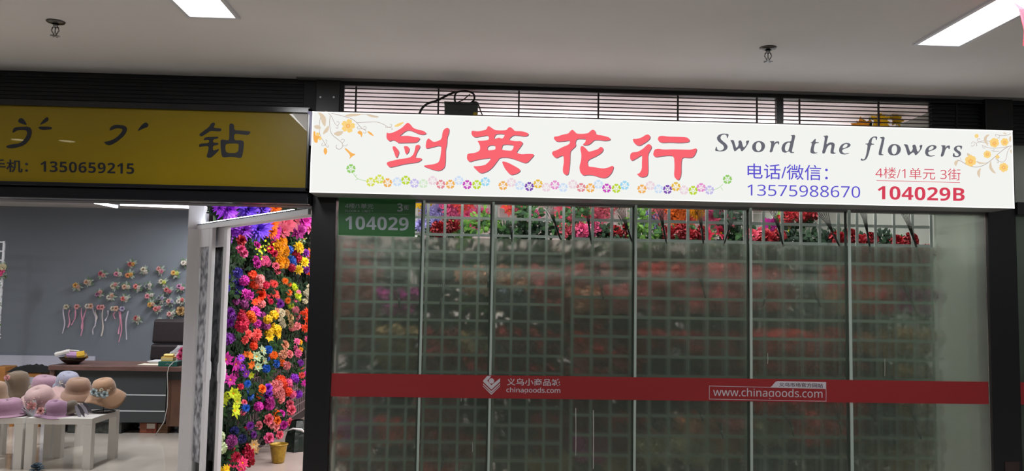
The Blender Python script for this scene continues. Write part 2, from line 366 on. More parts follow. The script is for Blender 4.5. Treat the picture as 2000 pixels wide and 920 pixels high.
CH['hua'] = (1060, 240, [[(170,205),(230,200),(300,175),(385,160),(410,125),(445,98),(480,130),(510,163),(600,165),(680,155),(710,125),(745,98),(785,115),(800,175),(900,190),(985,212),(1020,240),(1000,262),(930,270),(850,258),(770,258),(735,295),(690,330),(620,335),(595,325),(635,295),(650,245),(600,240),(510,240),(490,290),(500,345),(450,390),(412,430),(410,560),(400,680),(385,770),(350,785),(305,750),(300,690),(318,580),(310,490),(270,495),(210,530),(165,505),(135,460),(150,425),(210,410),(290,365),(390,325),(410,290),(400,262),(330,275),(210,283),(165,240)],
 [(570,350),(600,345),(650,385),(685,435),(760,415),(830,392),(860,360),(895,365),(912,400),(880,450),(800,500),(700,545),(670,580),(680,655),(780,665),(900,685),(980,670),(1045,640),(1065,660),(1040,740),(980,810),(920,828),(850,815),(760,785),(680,778),(605,790),(560,740),(548,660),(575,560),(580,470),(562,400)]])
CH['hang'] = (1210, 240, [[(195,240),(260,240),(330,220),(390,180),(430,170),(462,200),(455,240),(390,295),(300,345),(250,330),(210,290)],
 [(160,470),(190,440),(270,435),(350,390),(410,330),(440,315),(475,335),(482,375),(425,470),(428,600),(430,740),(410,800),(340,815),(290,800),(258,765),(300,755),(335,690),(335,590),(340,500),(325,485),(260,530),(185,570),(158,540)],
 [(590,200),(640,192),(730,205),(880,208),(1010,215),(1050,250),(1040,290),(900,300),(760,292),(640,298),(590,280),(570,240)],
 [(520,400),(580,385),(660,400),(800,395),(960,400),(1070,402),(1140,380),(1160,390),(1140,460),(1100,515),(1050,525),(940,515),(925,600),(925,780),(890,860),(850,845),(815,800),(825,650),(815,495),(720,490),(620,500),(540,515),(500,480)]])
def scale_shape(sh, ox, oy, k):
    if isinstance(sh[0][0], (list, tuple)): return [sc_(l, ox, oy, k) for l in sh]
    return sc_(sh, ox, oy, k)
for key, (ox, oy, shs) in CH.items():
    S = [scale_shape(s_, ox, oy, 7.67) for s_ in shs]
    o = onto(printed('character', S, SY-.0016, red, sg, 1), sg)
    s2 = printed('character_shadow', S, SY-.0008, grey, o, 1, (1.1, 1.3))
    o['label'] = 'large red brush-style character'
LT = [(1380, 245, 8.0, [[(350,135),(330,200),(318,195),(315,160),(285,140),(240,150),(218,180),(222,215),(260,250),(310,290),(332,330),(320,370),(280,400),(220,408),(165,402),(130,395),(148,330),(160,335),(165,375),(200,398),(250,385),(275,350),(260,310),(205,270),(168,230),(160,190),(185,150),(240,128),(300,130)]]),
 (1380, 245, 8.0, [[(365,230),(425,226),(440,280),(465,360),(503,305),(495,240),(545,230),(575,355),(625,300),(612,242),(672,232),(650,290),(600,365),(545,415),(520,345),(440,414),(420,370),(395,270)]]),
 (1380, 245, 8.0, [[[(810,240),(870,250),(912,290),(915,345),(880,400),(820,422),(750,412),(712,370),(712,310),(750,260)], [(808,258),(840,270),(860,320),(850,375),(815,405),(780,385),(768,330),(780,280)]]]),
 (1380, 245, 8.0, [[(980,248),(1065,242),(1055,285),(1080,250),(1138,248),(1130,300),(1118,300),(1110,270),(1070,290),(1045,350),(1028,418),(980,422),(1005,340),(1010,270)]]),
 (1380, 245, 8.0, [[[(1305,155),(1392,145),(1370,240),(1345,350),(1330,415),(1372,418),(1368,430),(1310,432),(1290,400),(1230,432),(1180,410),(1168,350),(1195,285),(1250,250),(1318,250),(1328,210),(1335,165)], [(1310,268),(1290,350),(1275,400),(1240,405),(1222,370),(1232,310),(1265,270)]]]),
 (1380, 245, 8.0, [[(1688,212),(1712,212),(1698,258),(1755,263),(1755,277),(1695,278),(1672,380),(1690,425),(1740,420),(1715,438),(1660,442),(1620,425),(1625,370),(1650,275),(1615,268),(1650,258)]]),
 (1380, 245, 8.0, [[(1812,165),(1907,153),(1885,230),(1870,300),(1920,265),(1975,265),(2005,290),(1998,340),(1982,410),(2000,428),(2022,425),(2015,440),(1975,447),(1935,435),(1938,390),(1955,320),(1940,295),(1885,330),(1850,440),(1800,438),(1830,320),(1850,180)]])]
e0 = [[(170,222),(225,228),(245,255),(220,290),(115,325),(115,360),(150,385),(195,380),(225,370),(205,390),(150,400),(90,390),(65,345),(75,285),(115,240)], [(165,238),(195,245),(195,270),(165,295),(120,308),(125,270)]]
LT += [(1630, 250, 7.69, s_) for s_ in ([e0],
 [[(645,130),(635,182),(622,180),(618,150),(590,140),(565,165),(550,232),(598,238),(595,252),(545,254),(525,350),(500,430),(470,480),(420,492),(392,488),(395,458),(410,458),(425,475),(455,460),(475,400),(500,250),(462,247),(462,235),(505,232),(520,180),(555,140),(600,125)]],
 [[(668,142),(758,128),(740,220),(715,330),(702,392),(738,398),(732,410),(660,408),(665,350),(700,220),(710,160)]],
 [[[(900,238),(965,255),(998,300),(992,355),(955,400),(895,415),(830,405),(798,355),(805,295),(845,250)], [(900,255),(930,270),(942,320),(925,380),(890,400),(862,375),(855,320),(870,275)]]],
 [[(1032,243),(1100,248),(1115,300),(1138,370),(1178,320),(1165,256),(1220,248),(1245,370),(1290,310),(1270,262),(1327,250),(1300,330),(1215,424),(1188,355),(1105,422),(1085,360),(1060,275)]],
 [[[(x+1292, y+32) for x, y in l] for l in e0]],
 [[(1590,260),(1670,258),(1662,300),(1690,265),(1738,262),(1728,320),(1715,318),(1705,290),(1670,310),(1635,428),(1588,430),(1615,340),(1618,280)]],
 [[(1922,268),(1905,325),(1895,322),(1890,290),(1855,278),(1830,300),(1845,330),(1890,355),(1905,395),(1880,430),(1830,440),(1770,430),(1783,375),(1800,378),(1805,415),(1840,425),(1865,410),(1860,385),(1815,355),(1788,325),(1800,285),(1850,262)]])]
S = []
for ox, oy, k, shs in LT: S += [scale_shape(s_, ox, oy, k) for s_ in shs]
onto(printed('lettering', S, SY-.0012, dk, sg, 1), sg)['label'] = 'dark slate italic lettering, Sword the flowers'
onto(lettering('lettering', '电话/微信：', [(1460,319),(1617,323),(1617,353),(1460,349)], SY-.0012, blu, sg, .004), sg)
onto(lettering('lettering', sans('13575988670'), [(1460,360),(1680,364),(1680,386.5),(1460,382)], SY-.0012, blu, sg, .0), sg)
onto(lettering('lettering', sans('4楼/1单元 3街'), [(1710,326),(1876,330),(1876,352.5),(1710,348)], SY-.0012, crim, sg, -.004), sg)
onto(lettering('lettering', sans('104029B', True), [(1714,363),(1884,367),(1884,393),(1714,389.5)], SY-.0012, crim, sg, .0), sg)
onto(printed('underline', [[(1712,352),(1875,356.2),(1875,357.2),(1712,353)]], SY-.0012, crim, sg, 0), sg)
# vines and flowers printed in the corners
vine = emat('print_vine', (176, 152, 140)); leafp = emat('print_leaf', (224, 204, 178)); yel = emat('print_yellow', (250, 212, 130)); org = emat('print_orange', (248, 182, 96))
def blossom(x, y, r, n=5, rot=0, k=.55):
    out = []
    for i in range(n):
        a = rot+i*2*math.pi/n; t = (math.cos(a), math.sin(a)); q = (-t[1], t[0])
        out.append([(x+t[0]*r*.12+q[0]*r*.05, y+t[1]*r*.12+q[1]*r*.05), (x+t[0]*r*.6+q[0]*r*k*.8, y+t[1]*r*.6+q[1]*r*k*.8), (x+t[0]*r+q[0]*r*.22, y+t[1]*r+q[1]*r*.22), (x+t[0]*r*.9, y+t[1]*r*.9), (x+t[0]*r-q[0]*r*.22, y+t[1]*r-q[1]*r*.22), (x+t[0]*r*.6-q[0]*r*k*.8, y+t[1]*r*.6-q[1]*r*k*.8), (x+t[0]*r*.12-q[0]*r*.05, y+t[1]*r*.12-q[1]*r*.05)])
    return out
def curl(x, y, r, a0, a1): return stroke([(x+r*math.cos(R(a0+(a1-a0)*i/7)), y+r*math.sin(R(a0+(a1-a0)*i/7))) for i in range(8)], .9)
L = lambda pts: sc_(pts, 605, 210, 5.41)
V = [stroke(L(p_), w_) for p_, w_ in (([(110,40),(120,80),(105,140),(100,220),(108,300),(150,360),(165,395)], .8), ([(160,38),(230,60),(330,85),(440,115),(500,160),(545,220),(590,240)], .9), ([(180,40),(230,90),(255,150),(275,185),(300,190)], .8), ([(215,90),(208,160),(215,240),(235,290),(300,340),(345,375),(350,410)], .9), ([(500,160),(600,155),(700,150),(770,170),(830,210)], .8), ([(380,90),(460,75),(560,70),(640,75),(730,100)], .7), ([(350,405),(330,440),(290,440),(275,415),(285,395)], .9), ([(345,375),(372,350),(350,330),(330,345)], .7), ([(350,405),(390,405),(400,385)], .7), ([(165,395),(185,360),(180,340),(165,345)], .7), ([(165,395),(130,410),(125,390),(140,375)], .7), ([(165,395),(190,425),(200,410),(190,395)], .7), ([(295,190),(315,165),(300,145),(280,155)], .7), ([(295,190),(300,220),(280,220),(278,205)], .7), ([(545,220),(510,230),(500,210),(515,198)], .7), ([(545,220),(590,235),(600,205),(575,198),(565,210)], .7), ([(590,240),(595,270),(570,272),(568,258)], .7), ([(830,210),(860,205),(870,180),(845,178)], .7), ([(830,210),(805,215),(800,198)], .7), ([(830,210),(870,215),(875,235),(860,232)], .7))]
onto(printed('printed_vine', V, SY-.0007, vine, sg, 0), sg)
Lf = [L(p_) for p_ in ([(70,35),(130,60),(175,110),(165,210),(130,170),(110,90)], [(40,195),(80,182),(115,200),(118,230),(60,225)], [(205,180),(200,250),(135,290),(150,240)], [(245,280),(290,250),(360,248),(340,285),(300,305)], [(360,85),(470,55),(580,60),(500,90),(400,98)], [(590,75),(660,80),(735,105),(690,108),(640,100)])]
onto(printed('printed_leaf', Lf, SY-.0009, leafp, sg, 1), sg)
for sh_ in (blossom(*L([(405,195)])[0], 14, 5, 1.2), [L([(885,200),(940,165),(1005,150),(960,190),(920,205)])], [l for l in blossom(*L([(75,315)])[0], 10, 4, .3) if min(q[0] for q in l) > 611]): onto(printed('printed_flower', sh_, SY-.0011, yel, sg, 1), sg)
for sh_ in [[L(p_)] for p_ in ([(360,430),(385,430),(440,480),(490,495),(450,515),(415,550),(430,505)], [(150,430),(175,425),(188,470),(165,505),(145,470)], [(500,262),(530,240),(560,265),(548,325),(535,285),(515,280)], [(600,250),(640,255),(685,305),(640,290)], [(38,250),(60,250),(60,300),(120,300),(80,340),(85,375),(50,370),(38,330)])]+[blossom(*L([(405,195)])[0], 5, 5, .5)]: onto(printed('printed_flower', sh_, SY-.0013, org, sg, 1), sg)
Lr = lambda pts: sc_(pts, 1850, 250, 7.66)
V = [stroke(Lr(p_), w_) for p_, w_ in (([(965,265),(900,280),(780,370),(640,500),(520,575),(400,590),(290,550),(200,490),(150,480)], 1.0), ([(965,270),(900,340),(885,470),(830,520),(760,490),(755,455),(790,440)], .7), ([(900,280),(760,300),(640,305),(540,270),(520,255)], .7), ([(780,345),(690,350),(660,335)], .7), ([(640,200),(540,190),(470,210),(430,230),(450,265),(425,270)], .7), ([(620,228),(520,215),(460,205),(445,170),(480,155),(492,175)], .7), ([(430,230),(390,200),(360,225),(372,240)], .7), ([(400,230),(410,255),(370,280),(355,260)], .7), ([(965,80),(900,110),(800,115),(750,100),(720,95),(722,120),(738,122)], .7), ([(780,110),(785,140),(765,155),(750,145)], .7), ([(195,440),(205,480),(215,485)], .6), ([(760,490),(735,470),(725,455),(740,448)], .7), ([(760,490),(770,515),(750,525),(745,505)], .7), ([(600,520),(520,525),(440,500)], .7), ([(700,350),(690,325),(710,320)], .6), ([(530,270),(535,300),(560,305),(565,290)], .6))]
onto(printed('printed_vine', V, SY-.0007, vine, sg, 0), sg)
Lf = [Lr(p_) for p_ in ([(175,480),(120,490),(100,525),(130,580),(150,530)], [(510,590),(450,640),(445,690),(485,755),(492,690),(495,640)], [(655,480),(625,560),(630,610),(680,670),(740,685),(700,640),(665,580)], [(430,500),(480,540),(560,535),(600,520),(540,520)], [(640,95),(590,100),(550,140),(548,190),(580,240),(620,275),(590,200),(590,150)], [(295,370),(330,385),(370,420),(300,425)], [(960,110),(925,140),(925,200),(958,210)], [(966,310),(935,345),(966,395)], [(830,68),(870,70),(895,98),(850,88)])]
onto(printed('printed_leaf', Lf, SY-.0009, leafp, sg, 1), sg)
bl = []
for (x, y, r_) in ((350,490,90),(600,395,60),(845,590,72),(705,220,75),(860,210,62),(440,120,32),(750,430,30)): bl.append(blossom(*Lr([(x, y)])[0], r_/7.66, 6, x*.1, .6))
for l_ in bl: onto(printed('printed_flower', l_, SY-.0011, yel, sg, 1), sg)
bl = []
for (x, y, r_) in ((350,500,40),(600,395,26),(845,590,32),(705,230,34),(860,215,26)): bl.append(blossom(*Lr([(x, y)])[0], r_/7.66, 5, x*.2, .5))
for l_ in bl: onto(printed('printed_flower', l_, SY-.0013, org, sg, 1), sg)
# border of small five-petalled flowers
pc = {'g':(150,205,110),'y':(216,222,90),'o':(240,178,96),'b':(205,222,245),'l':(190,215,60),'v':(200,190,235),'n':(214,232,205),'k':(236,212,222),'r':(226,140,150),'m':(200,80,190),'c':(160,215,240),'p':(128,84,178),'d':(232,190,80),'q':(228,150,208)}
row = [(600,200,x,y,c) for x,y,c in ((342,518,'g'),(497,622,'y'),(565,600,'y'),(628,628,'o'),(703,620,'b'),(770,608,'l'),(838,632,'v'),(907,635,'n'),(980,610,'k'),(1043,640,'r'),(1118,640,'o'),(1185,610,'b'),(1250,643,'m'),(1325,643,'l'),(1392,620,'c'),(1530,650,'o'),(1595,625,'k'),(1660,650,'b'),(1735,658,'p'),(1803,637,'d'),(1868,663,'k'),(1935,645,'q'))]
row += [(1050,220,x,y,c) for x,y,c in ((200,585,'b'),(275,560,'k'),(340,585,'r'),(412,588,'o'),(475,560,'b'),(540,590,'m'),(615,592,'l'),(680,568,'c'),(815,597,'o'),(880,570,'k'),(945,597,'b'),(1015,600,'p'),(1080,578,'d'),(1143,605,'k'),(1215,608,'l'),(1277,585,'q'),(1343,605,'v'),(1483,522,'g'))]
for ox, oy, x, y, c in row:
    px_, py_ = ox+x/4, oy+y/4; pet = []
    for i in range(5):
        a = -math.pi/2+i*2*math.pi/5; t = (math.cos(a), math.sin(a)); q = (-t[1], t[0]); r_ = 9.2
        P_ = lambda u, v: (px_+t[0]*r_*u+q[0]*r_*v, py_+t[1]*r_*u+q[1]*r_*v)
        pet.append([P_(.40,.0), P_(.62,.42), P_(.88,.40), P_(1.0,.14), P_(.86,0), P_(1.0,-.14), P_(.88,-.40), P_(.62,-.42)])
        pet.append(stroke([P_(.26,-.17), P_(.26,.17)], .8))
    onto(printed('printed_flower', pet, SY-.0012, emat('print_flower_'+c, pc[c]), sg, 0), sg)
onto(printed('printed_vine', [stroke([(690,338),(694,345),(700,350),(708,352),(716,354)], .8), stroke([(1384,371),(1395,371),(1404,367),(1412,360)], .8), stroke([(1408,366),(1412,372)], .7), stroke([(694,345),(697,341)], .7), stroke([(699,349),(694,352)], .7)], SY-.0009, emat('print_flower_g', pc['g']), sg, 0), sg)

# ================================================================== YELLOW SIGN
YY = 4.84
ys = thing('yellow_sign', 'unlit yellow sign in black frame left of the white sign', 'sign', (-2, 4.95, 2.2))
YX0, YX1, YZ0, YZ1 = -8.5, -1.0, 2.21, 2.655
yfm = mat('yellow_acrylic', (146, 124, 2), .35, spec=.2, coat=.5, noise=.12, nscale=1.2)
yfm.node_tree.nodes['Principled BSDF'].inputs['Coat Roughness'].default_value = .015
onto(MB().box((YX0, YY, YZ0), (YX1, YY+.1, YZ1)).build('face', yfm, ys), ys)
glossb = mat('gloss_black', (22, 24, 30), .18)
f_ = MB().box((YX0, YY-.02, YZ1), (-.985, 4.955, YZ1+.035)).box((YX0, YY-.02, YZ0-.022), (-.985, 4.955, YZ0)).box((YX1, YY-.02, YZ0-.02), (-.985, 4.955, YZ1+.03))
onto(f_.build('frame', glossb, ys, bevel=.003), ys)
f2 = MB().box((YX0, YY+.01, 2.118), (-.985, 4.93, YZ0-.024))
onto(f2.build('lower_rail', glossb, ys, bevel=.006), ys)
ink = mat('faded_black_print', (26, 28, 38), .4)
k5 = lambda pts: sc_(pts, 0, 120, 5)
for nm, shs in (('brush_mark', [[(175,575),(200,550),(230,560),(270,625),(215,610),(180,595)], [(120,690),(130,655),(160,640),(290,635),(315,680),(300,750),(240,820),(130,850),(65,845),(60,825),(110,810),(195,800),(240,760),(268,705),(255,668),(170,670),(130,698)]]), ('brush_mark', [[(385,620),(420,575),(455,543),(475,550),(470,580),(430,605)], [(365,635),(510,638),(505,665),(395,670)]]), ('brush_mark', [[(1068,670),(1080,640),(1130,615),(1225,628),(1245,660),(1220,720),(1150,780),(1080,820),(1040,815),(1010,785),(1060,780),(1130,750),(1190,690),(1198,658),(1140,650),(1080,675)]]), ('brush_mark', [[(1345,670),(1380,625),(1420,592),(1450,610),(1445,640),(1400,655),(1350,680)]])):
    onto(printed(nm, [k5(s_) for s_ in shs], YY-.0012, ink, ys, 1), ys)
k8 = lambda pts: sc_(pts, 370, 220, 8.76)
Z = [k8([(160,375),(240,315),(330,250),(380,175),(430,168),(440,200),(410,262),(540,268),(550,295),(525,322),(440,318),(365,310),(290,360),(200,415)]),
 k8([(240,460),(270,420),(480,410),(497,425),(480,445),(405,458),(405,515),(490,515),(500,535),(480,555),(405,565),(400,640),(430,645),(510,615),(500,650),(430,720),(370,770),(320,775),(288,745),(320,670),(330,570),(220,580),(165,590),(165,550),(190,530),(335,520),(335,460),(250,472)]),
 [k8([(680,200),(715,182),(765,205),(765,300),(880,305),(1045,320),(1040,350),(1000,388),(880,370),(765,360),(765,475),(890,472),(935,500),(925,620),(900,760),(860,780),(780,760),(680,755),(590,768),(550,745),(535,600),(528,490),(550,455),(630,470),(678,475),(682,340)]), k8([(640,530),(830,525),(845,560),(830,690),(640,690),(615,640),(615,560)])]]
onto(printed('character', Z, YY-.0012, ink, ys, 1), ys)
onto(lettering('lettering', '手机：', [(-19,310),(55,313),(55,338),(-19,335)], YY-.0012, ink, ys, .02), ys)
onto(lettering('lettering', sans('1350659215', True), [(79,314.5),(262,319),(262,340),(79,335.5)], YY-.0012, ink, ys, .0, 0, 1.05), ys)
onto(printed('peeled_corner', [[(570,221),(601,222),(601,258)]], YY-.0014, mat('bare_acrylic', (222, 218, 210), .4), ys, 0), ys)['label'] = 'bare grey triangle where yellow film peeled'
onto(printed('bracket_or_lit_edge', [[(601,217),(609,217.5),(608.5,285),(605,284),(605,224),(601,222)]], YY-.0225, mat('lit_edge_tint', (190, 190, 235), .4), ys, 0), ys)['label'] = 'pale lavender side of the frame, light from the lit sign painted in'  # frame side lit by the white sign, its glow put into the colour

# ================================================================== GREEN NUMBER PLATE
GY = 4.958
gp = thing('number_plate', 'green plate reading 104029 at top left of glass', 'sign', (-.55, 4.96, 2.0))
gm = mat('green_plate', (46, 108, 55), .35)
A, B_, D_ = onY(662, 384, GY), onY(812, 388, GY), onY(660, 460, GY)
onto(MB().box((A.x, GY, D_.z), (B_.x, GY+.006, A.z-.004)).build('plate', gm, gp, bevel=.002), gp)
pw = mat('plate_white', (168, 178, 184), .5)
for s_, q, b_ in (('4楼/1单元', [(674,396.5),(729,397.6),(729,408),(674,407)], .004), ('FLOOR 4   UNIT 1', [(675,409.6),(728,410.6),(728,415),(675,414)], .01), ('3', [(776,397),(786.8,397.3),(786.8,413.5),(776,413.2)], .03), ('街', [(788.5,400),(798.5,400.2),(798.5,410),(788.5,409.8)], .01), ('104029', [(674,422),(798,424.5),(798,450.5),(674,448)], .035)):
    onto(lettering('lettering', sans(s_, s_ in ('104029', '3')), q, GY-.0012, pw, gp, 0 if s_ in ('104029', '3') else b_), gp)
onto(printed('rule', [[(675,416.2),(799,418.6),(799,419.2),(675,416.8)]], GY-.001, mat('plate_line', (110, 165, 112), .5), gp, 0), gp)
onto(printed('plate_edge', [[(660.6,459.2),(811,462.4),(811,463.4),(660.6,460.2)], [(660.2,392),(661,392),(661,460),(660,460)]], GY-.001, mat('plate_rim', (150, 185, 150), .4), gp, 0), gp)
# ================================================================== SHOP WINDOW
def glassmat(name='clear_glass', tint=(.93,.96,.95), gl=1.0):
    if name in MATS: return MATS[name]
    M = bpy.data.materials.new(name); M.use_nodes = True; nt = M.node_tree; nt.nodes.remove(nt.nodes['Principled BSDF'])
    t = nt.nodes.new('ShaderNodeBsdfTransparent'); t.inputs[0].default_value = tint+(1,)
    g = nt.nodes.new('ShaderNodeBsdfGlossy'); g.inputs['Roughness'].default_value = .02
    fr = nt.nodes.new('ShaderNodeFresnel'); fr.inputs[0].default_value = 1.3
    mx = nt.nodes.new('ShaderNodeMixShader'); nt.links.new(fr.outputs[0], mx.inputs[0]); nt.links.new(t.outputs[0], mx.inputs[1]); nt.links.new(g.outputs[0], mx.inputs[2])
    nt.links.new(mx.outputs[0], nt.nodes['Material Output'].inputs[0]); MATS[name] = M; return M
def filmmat(name='frosted_film'):
    M = bpy.data.materials.new(name); M.use_nodes = True; nt = M.node_tree; nt.nodes.remove(nt.nodes['Principled BSDF'])
    rf = nt.nodes.new('ShaderNodeBsdfRefraction'); rf.inputs['Roughness'].default_value = .22; rf.inputs['IOR'].default_value = 1.45
    rf.inputs['Color'].default_value = (.86, .90, .86, 1)
    df = nt.nodes.new('ShaderNodeBsdfDiffuse'); df.inputs[0].default_value = lin((168, 176, 164))+(1,)
    tr = nt.nodes.new('ShaderNodeBsdfTranslucent'); tr.inputs[0].default_value = lin((214, 222, 212))+(1,)
    m1 = nt.nodes.new('ShaderNodeMixShader'); m1.inputs[0].default_value = .55
    nt.links.new(df.outputs[0], m1.inputs[1]); nt.links.new(tr.outputs[0], m1.inputs[2])
    mx = nt.nodes.new('ShaderNodeMixShader'); mx.inputs[0].default_value = FILM_HAZE
    tp = nt.nodes.new('ShaderNodeBsdfTransparent'); tp.inputs[0].default_value = (.93, .97, .93, 1)
    m0 = nt.nodes.new('ShaderNodeMixShader'); m0.inputs[0].default_value = FILM_CLEAR
    nt.links.new(rf.outputs[0], m0.inputs[1]); nt.links.new(tp.outputs[0], m0.inputs[2]); nt.links.new(m0.outputs[0], mx.inputs[1]); nt.links.new(m1.outputs[0], mx.inputs[2])
    nt.links.new(mx.outputs[0], nt.nodes['Material Output'].inputs[0]); MATS[name] = M; return M
FILM_HAZE, FILM_CLEAR = .28, .52
gl = glassmat(); film = filmmat(); seam_m = mat('glass_joint_seal', (176, 192, 184), .5); seam_d = mat('glass_joint_dark', (74, 82, 78), .5)
redband = mat('red_band_film', (152, 32, 36), .5)
win = struct(thing('window_1', None, None, (0, 5, 0)))
ZB, ZT = .12, 2.17
seams = [onY(x, 600, 5.0).x for x in (824, 960, 1240, 1465, 1658)]
ZF = (onY(820, 461, 5).z+onY(1600, 481, 5).z)/2
XFR = onY(1824, 450, 5).x
edges = [-.84]+seams+[3.205]
for i in range(6):
    a, b = edges[i]+.004, edges[i+1]-.004
    o = onto(MB().box((a, 4.985, ZB), (b, 4.991, ZT)).build('glass_pane', gl, win), win)
    xf = min(b, XFR) if i == 5 else b
    fm = MB().box((a, 4.9925, ZB), (b, 4.996, ZF))
    onto(fm.build('frosted_film', film, win), win)
onto(MB().box((XFR, 4.9925, ZF+.001), (3.2, 4.996, ZT)).build('frosted_film', film, win), win)
for i, x in enumerate(seams):
    wd = (.012, .012, .013, .014, .016)[i]
    onto(MB().box((x-wd*.6, 4.9795, ZB), (x+wd*.55, 4.9845, ZT)).build('glass_joint', seam_m, win), win)
    onto(MB().box((x-wd*1.5, 4.9975, ZB), (x-wd*.5, 5.002, ZT)).build('joint_backing', seam_d, win), win)
bz0, bz1 = .984, 1.121
def lineband(a, b, name='red_band'): return MB().box((a, 4.9765, bz0), (b, 4.9785, bz1))
bd_ = onto(lineband(-.836, 3.19).build('safety_band', redband, win), win)
bd_['label'] = 'red safety band across the frosted glass with white lettering'
wt = mat('band_white', (206, 200, 208), .5); BY = 4.9755
for s_, q, b_ in (('义乌小商品城', [(990,738.7),(1094,740),(1094,754.3),(990,752.8)], .01), ('chinagoods.com', [(989,756.3),(1094.3,757.6),(1094.3,770.5),(989,769)], .012), ('www.chinagoods.com', [(1393,757.2),(1606.5,760.6),(1606.5,781.8),(1393,778)], .003)):
    lettering('lettering', sans(s_), q, BY, wt, bd_, b_)
k = lambda p_: sc_(p_, 930, 725, 11.11)
circ = [(332+58*math.cos(i*math.pi/9), 212+58*math.sin(i*math.pi/9)) for i in range(18)]
printed('emblem', [k(circ), k([(150,205),(240,105),(322,105),(300,145),(240,205),(330,302),(520,152),(520,225),(330,402),(150,225)]), k([(150,262),(330,432),(520,258),(520,285),(330,468),(150,288)]), k([(143,312),(330,484),(520,312),(518,330),(330,514),(148,330)])], BY, wt, bd_, 0)
k = lambda p_: sc_(p_, 1370, 735, 7.69)
def outline(p_, w_=.9):
    return [stroke([p_[i], p_[(i+1) % len(p_)]], w_) for i in range(len(p_))]
printed('web_frame', outline(k([(118,145),(1872,186),(1872,375),(118,342)])), BY, wt, bd_, 0)
printed('web_tab', [k([(1035,162),(1060,145),(1110,85),(1140,72),(1872,88),(1872,184)])], BY, wt, bd_, 0)
lettering('lettering', '义乌市场官方网站', [(1521.5,747),(1607.3,749),(1607.3,757.5),(1521.5,755)], BY-.0008, mat('dark_band_print', (60, 30, 40), .5), bd_, .008)
# paint runs on the glass
runs = []
for x, y0, y1, w_ in ((1124.5, 797, 890, 1.4), (1158.8, 801, 916, 1.6), (922.5, 864, 883, 1), (900.5, 776, 784, 1.2), (1499.5, 690, 711, .9), (1728, 700, 735, .8)):
    runs.append([(x-w_/2, y0), (x+w_/2, y0), (x+w_/2+.4, (y0+y1)/2), (x+w_/2, y1), (x-w_/2, y1), (x-w_/2+.4, (y0+y1)/2)])
onto(printed('dried_drip', runs, 4.984, mat('dried_drip_white', (190, 186, 180), .6), win, 0), win)['label'] = 'pale dried drips on the glass'
# neighbouring window at the far right
w2 = struct(thing('window_2', None, None, (0, 5, 0)))
onto(MB().box((3.39, 4.985, .12), (6.5, 4.991, ZT)).build('glass_pane', gl, w2), w2)
onto(MB().box((3.39, 4.9925, .12), (6.5, 4.996, ZT)).build('frosted_film', film, w2), w2)
onto(MB().box((3.388, 4.9765, bz0), (6.5, 4.9785, bz1)).build('safety_band', redband, w2), w2)
struct(MB().box((3.42, 6.2, 0), (8, 6.3, 3.0)).build('wall_far_shop', mat('right_wall_pale')))
area('shop_lamp_light', (4.6, 5.7, 2.9), .8, .12, 6)

# ================================================================== DISPLAY GRIDS behind the glass
gridw = mat('white_wire', (212, 220, 214), .5)
def grid(label, x0, x1, z0, z1, Y, pitch, wbar, name='display_grid', M=gridw, axis='x', X_=0):
    nx = int(round((x1-x0)/pitch)); nz = int((z1-z0)/pitch)
    t = thing(name, label, 'display grid', (x0, Y, z0) if axis == 'x' else (X_, x0, z0))
    if axis == 'x':
        vm = MB().box((-wbar/2, -.004, 0), (wbar/2, .001, z1-z0)).mesh('wire_bar'); hm = MB().box((0, -.001, -wbar/2), (x1-x0, .004, wbar/2)).mesh('wire_bar')
    else:
        vm = MB().box((-.001, -wbar/2, 0), (.004, wbar/2, z1-z0)).mesh('wire_bar'); hm = MB().box((-.004, 0, -wbar/2), (.001, x1-x0, wbar/2)).mesh('wire_bar')
    vm.materials.append(None); hm.materials.append(None)
    for i in range(nx+1): inst('wire_bar', vm, M, t, Matrix.Translation((i*pitch, 0, 0) if axis == 'x' else (0, i*pitch, 0)))
    for j in range(nz+1): inst('wire_bar', hm, M, t, Matrix.Translation((0, 0, z1-z0-j*pitch)))
    return t
GYR, GYL = 5.11, 5.13
xr0, xr1 = onY(1118, 600, GYR).x, onY(1821, 600, GYR).x
pr = (xr1-xr0)/19
xl0, xl1 = onY(672, 500, GYL).x-.02, onY(1100, 500, GYL).x
pl_ = (xl1-xl0)/13
topz = onY(1400, 398, GYR).z
z_r = onY(1400, 435, GYR).z; z_l = onY(960, 427, GYL).z
grid('long white wire display grid behind the glass, right of centre', xr0, xr1, .25, z_r+pr*1, GYR, pr, .0185)
grid('white wire display grid behind the glass, left part beside number plate', xl0, xl1, .25, z_l+pl_*1, GYL, pl_, .0165)

# ================================================================== FLOWERS
def petal(mb, M, L_, W, curl_, nseg=2, mi=0, cup=0):
    vs = []; fs = []
    for i in range(nseg+1):
        t = i/nseg; wv = W*math.sin(math.pi*min(.12+t*.80, 1))*.5 if i < nseg else W*.06
        zc = curl_*t*t
        vs += [M @ Vector((L_*t, -wv, zc+cup*wv)), M @ Vector((L_*t, wv, zc+cup*wv))]
    for i in range(nseg): fs.append((2*i, 2*i+2, 2*i+3, 2*i+1))
    mb.add(vs, fs, mi)
def head_dahlia(n=(15, 14, 12, 10, 7), w=.22, seed=1):
    rnd = random.Random(seed); mb = MB()
    for li, k in enumerate(n):
        el = R(-6+li*19); Lp = 1.0-li*.11
        for j in range(k):
            a = 2*math.pi*(j+.5*(li % 2))/k+rnd.uniform(-.08, .08)
            M = Matrix.Rotation(a, 4, 'Z') @ Matrix.Rotation(-el+rnd.uniform(-.1, .1), 4, 'Y') @ Matrix.Translation((.05, 0, 0))
            petal(mb, M, Lp*rnd.uniform(.85, 1), w, .10, 2, cup=.5)
    return mb
